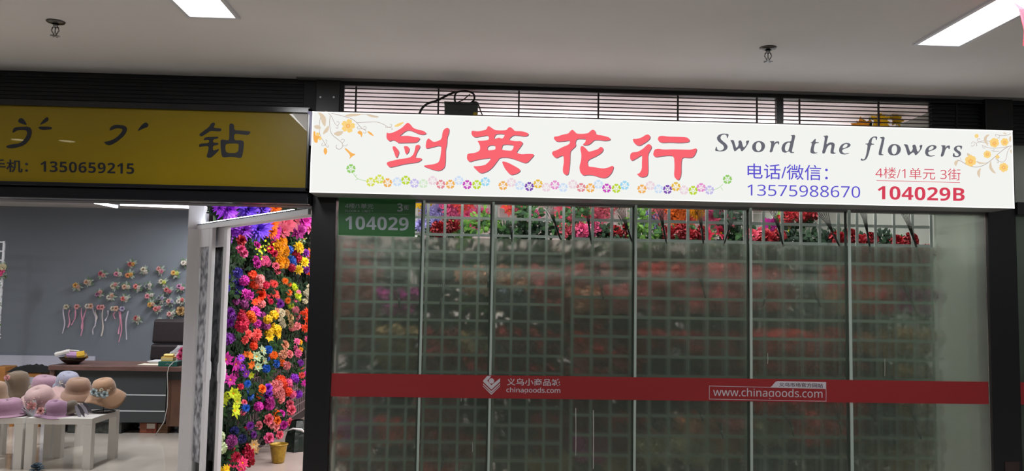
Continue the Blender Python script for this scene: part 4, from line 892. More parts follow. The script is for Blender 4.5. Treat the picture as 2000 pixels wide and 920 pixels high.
# dark stems poking through the grid towards the glass
ST = [(1072,402,1095,468),(1145,398,1155,477),(1212,408,1238,482),(1288,404,1302,477),(1366,410,1374,477),(1432,420,1413,480),(1512,412,1530,482),(1612,425,1641,484),(1686,410,1701,494),(1768,415,1800,516),(998,440,1000,472),(776,560,781,601),(866,560,859,600),(1172,545,1179,587),(1366,535,1378,582),(1502,560,1490,598),(1588,560,1603,600),(1762,550,1793,616),(955,525,953,562),(868,880,862,916),(1404,820,1413,858),(1541,815,1551,852),(1634,795,1643,847),(1704,795,1714,850),(1778,790,1799,858),(1365,755+40,1373,823)]
sm_ = mat('stem_black_green', (24, 30, 24), .5)
so_ = ['left','right']
for i, (x0, y0, x1, y1) in enumerate(ST):
    b_ = onY(x1, y1, 5.012); a_ = onY(x0, y0, 5.045)
    t = thing('stem_bundle', ('dark bundle of bound stems hanging in the clear strip, %s from left' % ordn[i] if i < 11 else 'dark stem end pressed on frosted glass %s, %s counting from left' % ('above the red band' if i < 19 else 'below the red band', ordn[(i-11) if i < 19 else (i-19)])), 'flower stems', b_, 0, 'stem bundles against the glass')
    d_ = a_-b_
    mb = MB().tube([(0, 0, 0), tuple(d_*.45)], [.0045, .0075], 6)
    mb.build('bound_stem', sm_, t, True)
    mb = MB(); sd = Vector((1, 0, 0))
    for q in range(6):
        f_ = (q-2.5)/2.5; 
        mb.tube([tuple(d_*.42+sd*f_*.003), tuple(d_*.8+sd*f_*.014), tuple(d_*1.1+sd*f_*.034+Vector((0, .008, 0))), tuple(d_*1.3+sd*f_*.05+Vector((0, .014, 0)))], .0018, 4, 0, False)
    mb.build('branch', sm_, t)
    if i in (2, 0, 5):
        mb = MB()
        for q in range(3): petal(mb, Matrix.Translation(d_*(.85+.2*q)+sd*(.03*(q-1))) @ Matrix.Rotation(R(60+40*q), 4, 'Y') @ Matrix.Rotation(q, 4, 'Z'), .05, .035, .0, 3)
        mb.build('leaf', leafM[0], t)
# ================================================================== ELECTRICS above the sign
eb2 = thing('junction_box', 'grey electrical junction box with cables on top of white sign', 'junction box', onY(901, 228, 4.9))
a, b = onY(869, 202, 4.9), onY(933, 232, 4.9)
zb = 2.646
dgrey = mat('box_grey', (66, 72, 72), .5)
onto(MB().box((a.x, 4.86, zb), (b.x, 4.945, a.z-.004)).build('box_body', dgrey, eb2, bevel=.003), eb2)
onto(MB().box((a.x-.003, 4.855, a.z-.012), (b.x+.003, 4.947, a.z+.002)).build('lid', mat('lid_grey', (58, 62, 62), .5), eb2, bevel=.002), eb2)
onto(MB().box((onY(896, 210, 4.857).x, 4.853, a.z-.05), (onY(903, 210, 4.857).x, 4.86, a.z-.02)).build('latch', dgrey, eb2), eb2)
onto(MB().lathe([(.014, 0), (.012, .018), (0, .022)], 12, tuple(onY(928, 226, 4.84))).build('cap', mat('yellow_cap', (190, 165, 40), .5), eb2, True), eb2)
cb = mat('cable_black', (26, 26, 28), .5)
def cable(pts, r, label, Y=4.9):
    q = [onY(x, y, Y+dy) for x, y, dy in pts]
    qq = []
    for i in range(len(q)-1):
        p0, p1, p2, p3 = q[max(i-1, 0)], q[i], q[i+1], q[min(i+2, len(q)-1)]
        for s_ in range(4):
            t = s_/4; qq.append(.5*((2*p1)+(p2-p0)*t+(2*p0-5*p1+4*p2-p3)*t*t+(3*p1-p0-3*p2+p3)*t**3))
    qq.append(q[-1]); o = MB().tube(qq, r, 8).build('cable', cb, None, True); return tag(o, label, 'cable')
cable([(818, 226, 0), (824, 212, 0), (836, 202, 0), (852, 197, 0), (874, 186, .03), (888, 180, .04)], .007, 'thick black cable curving left of the junction box')
cable([(852, 198, 0), (870, 189, .02), (886, 182, .03), (905, 178, .03), (922, 181, .03)], .0025, 'thin black wire above the thick curved cable')
cable([(890, 203, 0), (888, 190, 0), (893, 180, .02), (912, 178, .02), (925, 184, .02), (926, 195, 0), (918, 202, 0)], .006, 'black cable loop over the junction box')
cable([(893, 200, 0), (903, 196, 0), (912, 189, 0), (918, 184, 0)], .0035, 'short black wire crossing the cable loop')
cable([(918, 201, 0), (930, 199, 0), (935, 206, 0), (939, 218, 0), (944, 228, 0)], .0035, 'black wire running down right side of the junction box')
# ================================================================== DIAGONAL SLIDING DOOR between the shops
T0, T1 = Vector((-.985, 5.08, 0)), Vector((-2.17, 6.6, 0))
dv = (T1-T0); dlen = dv.length; du = dv.normalized(); dn = Vector((-du.y, du.x, 0))     # dn points to the flower shop? (left normal)
def dbox(mb, t0, t1, w0, w1, z0, z1, mi=0):
    P_ = [T0+dv*t0+dn*w0, T0+dv*t1+dn*w0, T0+dv*t1+dn*w1, T0+dv*t0+dn*w1]
    A_ = sum((P_[i].x*P_[(i+1) % 4].y-P_[(i+1) % 4].x*P_[i].y) for i in range(4))
    if A_ < 0: P_ = P_[::-1]
    mb.prism([(p.x, p.y) for p in P_], z0, z1, mi); return mb
dr = struct(thing('door_1', None, None, tuple(T1)))
ZR0, ZR1 = onY(612, 420, 5.08).z, onY(612, 409, 5.08).z
onto(dbox(dbox(MB(), 0, 1.04, -.05, -.03, ZR0, ZR1), 0, 1.04, .03, .05, ZR0, ZR1).build('door_track', white_al, dr), dr)
onto(dbox(MB(), 0, 1.04, -.03, .03, ZR1-.006, ZR1).build('track_top', white_al, dr), dr)
mb = MB()
for i in range(60): dbox(mb, .04+i*.0158, .04+i*.0158+.008, .035, .052, ZR1, ZR1+.008)
onto(mb.build('track_holes', mat('dark_holes', (60, 66, 66), .6), dr), dr)['kind'] = 'stuff'
onto(dbox(MB(), .14, 1.0, -.02, .025, ZR1+.004, ZR1+.018).build('light_strip', emat('strip_glow', (240, 245, 255), 12), dr), dr)
onto(dbox(MB(), .06, .10, -.03, .03, ZR1, ZR1+.03).build('bracket_or_lit_edge', black, dr), dr)
pat = mat('leaf_pattern_film', (205, 206, 214), .5, rgb2=(96, 98, 106), nscale=16)
pat.node_tree.nodes['Noise Texture'].inputs['Detail'].default_value = 1
def leaf_door(t0, t1, w0, first, t2):
    mb = MB(); sw = .045/dlen
    for a_, b_ in ((t0, t0+sw*1.3), (t2, t1)): dbox(mb, a_, b_, w0, w0+.03, .01, ZR0+.005)
    dbox(mb, t0+sw*1.3, t2, w0, w0+.03, .01, .12); dbox(mb, t0+sw*1.3, t2, w0, w0+.03, ZR0-.14, ZR0+.005)
    o = onto(mb.build('door_leaf', white_al, dr, bevel=.003), dr)
    dbox(MB(), t0+sw*1.3, t2, w0+.012, w0+.018, .12, ZR0-.14).build('glass_pane', gl, o)
    if first: 
        dbox(MB(), t0+sw*1.4, t2-.004, w0+.010, w0+.0115, .30, ZR0-.14).build('patterned_film', pat, o)
        dbox(MB(), t0+sw*1.4, t2-.004, w0+.0185, w0+.0195, .30, ZR0-.14).build('patterned_film', pat, o)
    hz = onY(400, 725, 6.3).z
    c = T0+dv*(t0+sw*.6)
    for sg_ in (-1, 1):
        q = [c+dn*(w0+.015+sg_*.015)+Vector((0, 0, hz-.08)), c+dn*(w0+.015+sg_*.024)+Vector((0, 0, hz-.06)), c+dn*(w0+.015+sg_*.027)+Vector((0, 0, hz)), c+dn*(w0+.015+sg_*.024)+Vector((0, 0, hz+.06)), c+dn*(w0+.015+sg_*.015)+Vector((0, 0, hz+.08))]
        MB().tube(q, .0065, 8).build('door_handle', white_al, o, True)
    return o
leaf_door(.822, 1.06, .012, True, .95); leaf_door(.745, 1.0, -.042, False, .97)

# ================================================================== HAT SHOP
HY = 10.985
cor = [('red and yellow rose corsage with pale leaves, topmost on the wall',708,130,['red','gold']),('pale cream corsage with long petals right of the red and yellow one',835,200,['cream','white']),('blush rose corsage high on the wall, right of the cream one',990,193,['blush','pink']),('white and green corsage at the top right by the door post',1240,118,['white','cream']),('yellow and green corsage near right end of the second row',1143,230,['gold','lime']),('magenta-hearted corsage, left in the second row',415,232,['crimson','blush']),('pink and white corsage left of the orange one',575,225,['pink','white']),('orange gold corsage below the topmost one',688,235,['orange','gold']),('peach corsage with tall green leaves, upper left',278,312,['peach','cream']),('yellow rose corsage, leftmost on the wall',163,358,['gold','peach']),('wide cream corsage with leafy sides',537,347,['cream','blush']),('peach bud corsage right of the wide cream one',655,350,['peach','cream']),('coral rose corsage with white sprigs',765,370,['coral','white']),('pale grey-blue corsage in the middle',875,352,['slate','white']),('cream and green round corsage above the red rose one',1020,318,['cream','lime']),('red rose corsage at right',1070,392,['red','crimson']),('mauve pink corsage near the door post',1195,365,['mauve','pink']),('plum and blush corsage with a hanging leaf',382,425,['mauve','blush']),('white and peach corsage, lower middle',503,455,['white','peach']),('coral and white corsage above the ribbons',643,475,['coral','white']),('rose pink corsage with white petals, upper of the right cluster',885,448,['rose','white']),('light blue rose corsage in right cluster',995,480,['slate','lav']),('lilac white rose corsage beside the light blue one',1090,508,['blush','lav']),('small white and rust corsage near the door post',1200,498,['white','coral']),('yellow and peach corsage left in right cluster',902,530,['gold','peach']),('coral pink corsage below the yellow and peach one',965,575,['coral','rose']),('blush and grey corsage low right',1100,628,['blush','white']),('red and cream double rose corsage, lowest on the wall',762,685,['red','cream']),('pale blue double rose corsage over the chair back',992,705,['slate','lav'])]
def pm(c_, j=0):
    v = COL[c_]; return mat('pale_petal_%s_%d' % (c_, j), tuple(int(x*.5+y*.5) for x, y in zip(v, (212, 200, 192))), .6, noise=.2, nscale=40)
mb = MB(); rnd = random.Random(3)
for i in range(9):
    petal(mb, Matrix.Rotation(i*.7+rnd.uniform(-.2, .2), 4, 'Z') @ Matrix.Rotation(-R(rnd.uniform(0, 25)), 4, 'Y'), rnd.uniform(.75, 1.1), .34, -.08, 3, i % 3 == 0)
CORL = mb.mesh('leaf_sprig'); CORL.materials.append(None); CORL.materials.append(None)
sageM = [mat('leaf_sage', (158, 172, 156), .7), mat('leaf_mid', (96, 122, 92), .7)]
for lab, x, y, cs in cor:
    px_, py_ = 120+x/5.112, 490+y/5.112
    p_ = onY(px_, py_, HY-.02); t = thing('corsage', lab, 'corsage', p_, 0, 'corsages pinned to the grey wall')
    for j, c_ in enumerate(cs):
        M = Matrix.Translation((-.018+.038*j+rb.uniform(-.008, .008), -.03, rb.uniform(-.018, .018))) @ orient((rb.uniform(-.3, .3), -1, .2), rb.uniform(0, 6)) @ Matrix.Scale(.034-.004*j, 4)
        inst('flower_head', HEADS['rose' if j == 0 else 'carn'], [pm(c_, 0), pm('gold')], t, M)
    inst('flower_head', HEADS['carn'], [pm('white', 1), pm('gold')], t, Matrix.Translation((rb.uniform(-.03, .03), -.022, -.03)) @ orient((0, -1, -.2), 0) @ Matrix.Scale(.02, 4))
    M = Matrix.Translation((0, -.012, 0)) @ orient((0, -1, 0), rb.uniform(0, 6)) @ Matrix.Diagonal((.078, .078, .03, 1))
    inst('leaf_sprig', CORL, sageM if len(lab) % 3 else sageM[::-1], t, M)
p_ = onY(120+1197/5.112, 490+600/5.112, HY-.02); t = thing('corsage', 'large round beige rosette brooch with dark rim by the door post', 'rosette', p_)
MB().lathe([(.062, 0), (.07, -.01), (.062, -.018), (.05, -.012)], 24).build('rim', mat('dark_rim', (70, 60, 55), .6), t, True).rotation_euler = (R(-90), 0, 0)
inst('flower_head', HEADS['rose'], [fm('tan', 0), fm('tan', 1)], t, Matrix.Translation((0, -.01, 0)) @ orient((0, -1, 0), 0) @ Matrix.Scale(.064, 4))
ribM = {'p': mat('ribbon_pink', (214, 140, 165), .4), 's': mat('ribbon_silver', (196, 186, 200), .4), 'c': mat('ribbon_cream', (206, 192, 182), .4)}
rib = [('first ribbon corsage from the left, cream rose with two thin ribbons',72,560,['cream'],[(30,570,18,825,'s'),(92,590,65,765,'p')]),('second ribbon corsage, blush rose with long pink ribbons',178,558,['blush'],[(150,575,112,740,'p'),(212,570,198,850,'p'),(240,580,205,780,'p')]),('third ribbon corsage, pale buds with curled silver ribbons',285,553,['white','peach'],[(325,560,340,740,'s'),(335,740,312,835,'s')]),('fourth ribbon corsage, wide pink rose with a cream ribbon',400,565,['rose','blush'],[(350,590,342,700,'c'),(425,580,398,850,'c')]),('fifth ribbon corsage, cream roses with a bow and three pink ribbons',537,577,['cream','peach'],[(465,595,450,700,'s'),(530,610,532,680,'p'),(578,600,582,830,'p'),(602,610,582,910,'p')]),('sixth ribbon corsage, grey-lilac buds with a silver ribbon',630,580,['lav'],[(662,600,645,885,'s')])]
for lab, x, y, cs, rs in rib:
    p_ = onY(120+x/5.112, 490+y/5.112, HY-.02); t = thing('ribbon_corsage', lab, 'corsage', p_, 0, 'ribbon corsages in a row')
    for j, c_ in enumerate(cs):
        inst('flower_head', HEADS['rose'], [pm(c_, 0), pm('gold')], t, Matrix.Translation((-.015+.04*j, -.03, 0)) @ orient((0, -1, .2), j) @ Matrix.Scale(.036, 4))
    inst('foliage', FOL[rb.randrange(4)], [mat('leaf_sage'), leafM[2]], t, Matrix.Translation((0, -.012, 0)) @ orient((0, -1, 0), 2) @ Matrix.Scale(.035, 4))['kind'] = 'stuff'
    for (x0, y0, x1, y1, m_) in rs:
        a = onY(120+x0/5.112, 490+y0/5.112, HY-.015)-p_; b = onY(120+x1/5.112, 490+y1/5.112, HY-.015)-p_
        mb = MB(); vs = []
        for i in range(9):
            t_ = i/8; c_ = a.lerp(b, t_)+Vector((.012*math.sin(t_*5+x0), -.008-.008*math.sin(t_*7), 0)); w_ = .0085*(abs(math.cos(t_*3+x0))*.6+.4)
            vs += [c_+Vector((-w_, 0, 0)), c_+Vector((w_, .003, 0))]
        mb.add(vs, [(2*i, 2*i+1, 2*i+3, 2*i+2) for i in range(8)]); o = mb.build('ribbon', ribM[m_], t); s_ = o.modifiers.new('s', 'SOLIDIFY'); s_.thickness = .001
# --- desk
wood = mat('dark_walnut', (112, 82, 74), .35, rgb2=(92, 66, 60), nscale=3)
wood2 = mat('brown_veneer', (110, 78, 62), .4, rgb2=(90, 62, 50), nscale=4)
dkp = mat('charcoal_panel', (58, 62, 64), .5)
DX0, DY = onY(94, 716, 9.3).x, 9.3
dk_ = thing('office_desk', 'dark brown office desk with charcoal front panel and two metal strips', 'desk', (DX0, DY, 0))
onto(MB().box((DX0, DY, .70), (-2.36, 10.0, .75)).build('desktop', wood, dk_, bevel=.004), dk_)
onto(MB().box((DX0, DY+.04, 0), (DX0+.05, 9.95, .70)).build('side_panel', wood, dk_, bevel=.003), dk_)
px1 = onY(326, 780, 9.42).x
z1, z2 = onY(280, 771.5, 9.38).z, onY(280, 803, 9.38).z; zb_ = onY(200, 824, 9.4).z
for a_, b_ in ((zb_, z2-.006), (z2+.006, z1-.006), (z1+.006, .70)):
    onto(MB().box((DX0+.05, 9.38, a_), (px1, 9.40, b_)).build('front_panel', dkp, dk_), dk_)
for z in (z1, z2): onto(MB().box((DX0+.05, 9.376, z-.006), (px1, 9.39, z+.006)).build('metal_strip', mat('bright_strip', (205, 210, 212), .3), dk_), dk_)
onto(MB().box((px1, 9.42, onY(335, 833, 9.42).z), (-2.45, 9.9, .60)).build('pedestal', wood2, dk_, bevel=.003), dk_)
onto(MB().box((px1+.1, 9.5, 0), (-2.5, 9.85, onY(335, 833, 9.42).z)).build('plinth', black2, dk_), dk_)
onto(MB().box((px1, 9.41, .60), (-2.45, 9.43, .70)).build('front_panel', dkp, dk_), dk_)
# --- chair behind the desk
lea = mat('dark_leather', (46, 38, 40), .4, bump=.2, nscale=60)
cx = onY(341, 660, 10.4).x
ch = thing('office_chair', 'high-backed dark leather office chair behind the desk', 'chair', (cx, 10.4, 0))
mb = MB()
def cushion(mb, x0, x1, y0, y1, z0, z1, taper=0.0):
    vs = []; 
    for z, s_ in ((z0, .0), (z0+.02, 1), (z1-.02, 1), (z1, .0)):
        k_ = .96 if s_ == 0 else 1; tw = taper*(z-z0)
        vs += [(x0*k_+tw, y0+(.02 if not s_ else 0), z), (x1*k_-tw, y0+(.02 if not s_ else 0), z), (x1*k_-tw, y1, z), (x0*k_+tw, y1, z)]
    fs = [(3, 2, 1, 0), (12, 13, 14, 15)]
    for i in range(3):
        for j in range(4): fs.append((i*4+j, i*4+(j+1) % 4, i*4+4+(j+1) % 4, i*4+4+j))
    return mb.add(vs, fs)
for z0, z1, w0 in ((.48, .72, .30), (.725, .93, .29), (.935, 1.235, .275)):
    cushion(MB(), -w0, w0, -.01, .10, z0, z1, .06).build('back_cushion', lea, ch, bevel=.02)
cushion(MB(), -.27, .27, -.5, .0, .40, .50).build('seat', lea, ch, bevel=.02)
MB().tube([(0, -.25, .08), (0, -.25, .40)], .03, 10).build('column', black, ch, True)
mb = MB()
for i in range(5):
    a = i*2*math.pi/5; mb.tube([(0, -.25, .1), (.3*math.cos(a), -.25+.3*math.sin(a), .06)], .02, 6); mb.ball((.3*math.cos(a), -.25+.3*math.sin(a), .03), .03, 8, 5)
mb.build('base', black, ch)
for s_ in (-1, 1): MB().tube([(s_*.3, -.05, .48), (s_*.31, -.06, .68), (s_*.31, -.38, .69), (s_*.3, -.4, .46)], .018, 8).build('armrest', black, ch, True)
# --- things on the desk
DZ = .75
bp_ = onZ(142, 711, DZ); t = thing('snack_bowl', 'dark shiny bowl heaped with wrapped snacks at the left of the desk', 'bowl', (bp_.x, bp_.y, DZ))
MB().lathe([(0, 0), (.06, 0), (.11, .035), (.145, .075), (.14, .078), (.1, .04), (.05, .012), (0, .01)], 28).build('bowl', mat('dark_metal_bowl', (62, 52, 46), .2, metal=.8), t, True)
pk = [(232,226,222), (214,172,60), (190,150,190), (205,200,196), (196,160,64), (150,120,70), (226,220,226)]
for i, (dx, dz, w_, h_, rot, ci) in enumerate(((-.10,.13,.16,.05,14,0),(.0,.11,.11,.07,-4,2),(.09,.11,.08,.08,10,1),(-.04,.09,.08,.06,-8,4),(.12,.09,.06,.07,30,5),(-.02,.145,.14,.03,-6,3),(.04,.08,.1,.06,4,6))):
    mb = MB(); cushion(mb, -w_/2, w_/2, -.012, .012, -h_/2, h_/2)
    o = mb.build('snack_packet', mat('packet_%d' % ci, pk[ci], .2, coat=.5), t, bevel=.004, loc=(dx, -.05+.015*i, dz)); o.rotation_euler = (R(-20), R(-rot), R(8*i))
def desk_box(name, x0, y0, x1, y1, Y0, dep, M, label, cat, z=DZ):
    a, b = onY(x0, y0, Y0), onY(x1, y1, Y0); return tag(MB().box((a.x, Y0, z), (b.x, Y0+dep, z+max(.004, (a.z-b.z)))).build(name, M, None, bevel=.003), label, cat)
q = onZ(285, 713, DZ)
tag(MB().box((-.14, -.1, 0), (.14, .1, .004)).build('paper_sheet', mat('cream_paper', (222, 212, 196), .7), None, loc=(q.x+.06, q.y+.06, DZ+.001)), 'cream paper sheet lying near desk edge left of the green book', 'paper')
q = onZ(305, 709, DZ+.02)
tag(MB().add([(-.13,-.1,0),(.13,-.1,0),(.13,.1,0),(-.13,.1,0),(-.16,-.13,.03),(.16,-.13,.03),(.16,.13,.03),(-.16,.13,.03)], [(3,2,1,0),(0,1,5,4),(1,2,6,5),(2,3,7,6),(3,0,4,7),(4,5,6,7)]).build('white_tray', mat('white_plastic', (215, 215, 218), .4), None, loc=(q.x+.02, q.y+.22, DZ)), 'shallow white tray behind the paper on the desk', 'tray')
gb = desk_box('green_book', 309, 706, 346, 716, 9.36, .2, mat('green_cover', (24, 88, 78), .5), 'green box file lying on the desk under the yellow carton', 'book')
q = onY(309, 706, 9.358); q2 = onY(346, 716, 9.358)
MB().tube([(q.x+.08, 9.3575, q2.z+.018), (q.x+.1, 9.3575, q2.z+.03), (q.x+.13, 9.3575, q2.z+.022), (q.x+.16, 9.3575, q2.z+.028)], .0018, 4).build('white_mark', wt, gb)
zt_ = DZ+(q.z-q2.z)
yb = thing('yellow_carton', 'yellow and cream carton on the green book', 'carton', (onY(326, 700, 9.42).x, 9.42, zt_+.001))
MB().box((-.066, 0, 0), (.066, .12, .045)).build('carton_body', mat('carton_yellow', (214, 178, 92), .5), yb, bevel=.003)
MB().box((-.067, -.001, .018), (.067, .121, .026)).build('carton_stripe', mat('cream_paper'), yb)
mb = MB(); cushion(mb, -.05, .055, .02, .10, .046, .075); mb.build('wrapped_bread', mat('pale_yellow_wrap', (226, 206, 130), .4), yb, bevel=.01)
# plastic bag with pink flower
q = onY(352, 690, 9.6); bg = thing('plastic_bag', 'clear crumpled plastic bag holding pink flowers at the right of the desk', 'bag', (q.x, 9.62, DZ))
bagm = glassmat('bag_plastic', (.93, .93, .95)) if False else mat('bag_plastic', (220, 220, 225), .25, trans=.55)
rnd = random.Random(4); vs = []; n1, n2 = 14, 8
for i in range(n2+1):
    for j in range(n1):
        a = 2*math.pi*j/n1; z = .22*i/n2; r_ = .15*(1-.75*(i/n2)**1.6)*(1+rnd.uniform(-.18, .18)); vs.append((r_*math.cos(a)*1.1, r_*.7*math.sin(a), z))
mb = MB().add(vs, [(i*n1+j, i*n1+(j+1) % n1, (i+1)*n1+(j+1) % n1, (i+1)*n1+j) for i in range(n2) for j in range(n1)]); mb.build('bag_film', bagm, bg)
for j, (dx, dz) in enumerate(((.03, .10), (.05, .16))): inst('pink_flower', HEADS['rose'], [fm('pink', j), fm('gold')], bg, Matrix.Translation((dx, -.09, dz)) @ orient((.1, -1, .2), j) @ Matrix.Scale(.045, 4))
pts = [onY(x, y, Y_) for x, y, Y_ in ((346, 704, 9.5), (338, 708, 9.33), (330, 716, 9.28), (327, 730, 9.3), (328, 765, 9.34), (327, 795, 9.34), (320, 825, 9.34), (303, 848, 9.30))]
pts[-1].z = .004
tag(MB().tube([p_ for p_ in pts], .004, 6).build('cable', mat('cable_white', (200, 196, 190), .5), None, True), 'white cable hanging over the front of the desk to the floor', 'cable')
# --- under and beside the desk
def floor_box(name, x0, y0, x1, y1, dep, M, label, cat):
    a = onZ(x0, y1, 0); Yf = a.y; b = onY(x1, y0, Yf)
    return tag(MB().box((a.x, Yf, 0), (b.x, Yf+dep, b.z)).build(name, M, None, bevel=.004), label, cat), a, b, Yf
o, a, b, Yf = floor_box('shoe_box', 272, 826, 306, 846, .25, mat('red_orange_card', (150, 70, 48), .6, rgb2=(120, 52, 38), nscale=30), 'red-orange shoe box with a white label on the floor under the desk', 'box')
MB().box((onY(287, 830, Yf).x, Yf-.002, .05), (onY(303, 830, Yf).x, Yf, b.z-.01)).build('white_label', mat('cream_paper'), o)
mb = MB()
for i in range(9): mb.box((a.x+.008+i*.008, Yf-.0012, .01), (a.x+.011+i*.008, Yf, b.z-.01))
mb.build('printed_stripe', mat('stripe_tan', (190, 130, 100), .6), o)
floor_box('cardboard_box', 307, 828, 328, 846, .22, mat('brown_card', (120, 86, 62), .7), 'brown cardboard box right of the shoe box under the desk', 'box')
q = onZ(264, 838, 0); t = thing('shoe', 'black shoe lying left of the red-orange shoe box', 'shoe', (q.x, q.y, 0), R(30))
MB().ball((0, 0, .05), .05, 10, 6, 0, (1.0, 1.7, .85)).build('upper', black, t, True); MB().box((-.04, -.09, 0), (.04, .09, .012)).build('sole', black2, t, bevel=.003)
floor_box('storage_crate', 131, 820, 238, 846, .3, mat('speckled_black', (34, 36, 36), .5, rgb2=(70, 72, 66), nscale=26), 'long black speckled crate on the floor under the desk', 'crate')
floor_box('wooden_block', 87, 829, 102, 849, .1, mat('dark_red_wood', (70, 40, 40), .6), 'dark reddish wooden block at the left foot of the desk', 'block')
# bench with black cloth left
q = onZ(60, 790, 0); bq = thing('wooden_stool', 'light wooden stool with black cloth on top behind hats', 'stool', (onY(62, 735, 9.9).x, 9.9, 0))
zt_ = onY(62, 726, 9.9).z
wl = mat('honey_wood', (176, 118, 56), .5, rgb2=(150, 98, 46), nscale=6)
MB().box((-.17, -.12, zt_-.05), (.17, .16, zt_)).build('seat', wl, bq, bevel=.006)
for sx in (-1, 1):
    for sy in (-1, 1): MB().box((sx*.15-.018, sy*.1+.02-.018, 0), (sx*.15+.018, sy*.1+.02+.018, zt_-.05)).build('leg', wl, bq)
cl = thing('black_cloth', 'crumpled black cloth heaped on the light wooden stool', 'cloth', (bq.location.x, 9.9, zt_))
vs = []; rnd = random.Random(9); nx, ny = 14, 8
for i in range(nx+1):
    for j in range(ny+1):
        u, v = i/nx, j/ny; h_ = math.sin(math.pi*u)**.5*math.sin(math.pi*v)**.5*(.07+rnd.uniform(-.02, .03)); vs.append((-.23+.46*u, -.14+.3*v, .004+h_))
MB().add(vs, [(i*(ny+1)+j, (i+1)*(ny+1)+j, (i+1)*(ny+1)+j+1, i*(ny+1)+j+1) for i in range(nx) for j in range(ny)]).build('folded_cloth', mat('black_cloth', (14, 14, 16), .95), cl, True)
yq = onY(0, 722, 9.9); tag(MB().box((-.1, 0, 0), (.06, .25, yq.z+.03)).build('honey_cabinet', wl, None, bevel=.004, loc=(yq.x-.0, 9.9, 0)), 'honey-coloured wooden cabinet at the left edge behind hats', 'cabinet')
# --- rack and garland at far left
q = onY(-4, 520, 10.2); rk2 = thing('white_lattice', 'white lattice rack at the far left edge of the hat shop', 'rack', (onY(9, 480, 10.2).x, 10.2, 0))
zt_ = onY(5, 471, 10.2).z
for x in (-.012, -.35, -.7): MB().box((x-.012, 0, 0), (x+.012, .02, zt_)).build('rack_post', white_al, rk2)
for k_ in range(10): MB().box((-.7, .002, zt_-.02-k_*.11), (0, .018, zt_-.004-k_*.11)).build('rack_bar', white_al, rk2)
gq = onY(2, 530, 10.05); ga = thing('hanging_garland', 'hanging green garland with pink flower and tiny white blossoms at left edge', 'garland', gq)
inst('flower_head', HEADS['rose'], [fm('pink', 0), fm('gold')], ga, Matrix.Translation((.0, -.05, 0)) @ orient((.3, -1, .1), 0) @ Matrix.Scale(.07, 4))
inst('flower_head', HEADS['carn'], [fm('cream', 0), fm('gold')], ga, Matrix.Translation((.05, -.06, .05)) @ orient((.3, -1, .1), 0) @ Matrix.Scale(.045, 4))
for k_ in range(9):
    o = inst('foliage', FOL[k_ % 4], [mat('leaf_sage'), leafM[2]], ga, Matrix.Translation((-.03+rb.uniform(-.03, .05)-.004*k_, 0, .05-.11*k_)) @ orient((0, -1, -.4), k_) @ Matrix.Scale(.085-.003*k_, 4)); o['kind'] = 'stuff'
mb = MB()
for k_ in range(70):
    mb.ball((rb.uniform(-.08, .05), rb.uniform(-.08, 0), rb.uniform(-1.0, -.05)), .008, 5, 4)
mb.build('blossom', mat('white_card'), ga)['kind'] = 'stuff'

# --- white side tables
tw = mat('white_laminate', (226, 222, 216), .35)
def side_table(x0, y0, label):
    t = thing('side_table', label, 'table', (x0, y0, 0), 0, 'white square side tables')
    MB().box((0, 0, .395), (.57, .57, .45)).build('tabletop', tw, t, bevel=.003)
    lm_ = MB().box((0, 0, 0), (.068, .068, .395)).mesh('leg'); lm_.materials.append(None)
    for lx in (0, .502):
        for ly in (0, .502): inst('leg', lm_, tw, t, Matrix.Translation((lx, ly, 0)))
side_table(-3.925, 7.53, 'white square side table, the right one carrying the camel hat')
side_table(-4.52, 7.53, 'white square side table, the left one cut by the picture edge')
side_table(-4.52, 8.14, 'white square side table standing behind the left front one')
# --- hats
def hat_mesh(rc, hc, rb_, droop, wave=0, kw=5, ph=0, n=40, dent=0, updip=0):
    mb = MB(); prof = [(0, hc), (rc*.45, hc*.99), (rc*.78, hc*.90), (rc*.95, hc*.65), (rc*1.0, hc*.3), (rc*1.02, 0)]
    nb = 6
    for i in range(1, nb+1): prof.append((rc*1.02+(rb_-rc*1.02)*i/nb, -droop*(i/nb)**1.5))
    vs = []; fs = []
    for i, (r_, z) in enumerate(prof):
        for k_ in range(n):
            a = 2*math.pi*k_/n; u = max(0, (i-5)/nb)
            zz = z+wave*u*math.sin(kw*a+ph); rr = r_*(1+.05*u*math.sin(kw*a+ph+1))
            if dent and i < 3: zz -= dent*(1-i/3)*(.6+.4*math.cos(2*a))
            zz += updip*u*math.cos(a)
            vs.append((rr*math.cos(a), rr*math.sin(a), zz))
    for i in range(len(prof)-1):
        for k_ in range(n): fs.append((i*n+k_, i*n+(k_+1) % n, (i+1)*n+(k_+1) % n, (i+1)*n+k_))
    return mb.add(vs, fs)
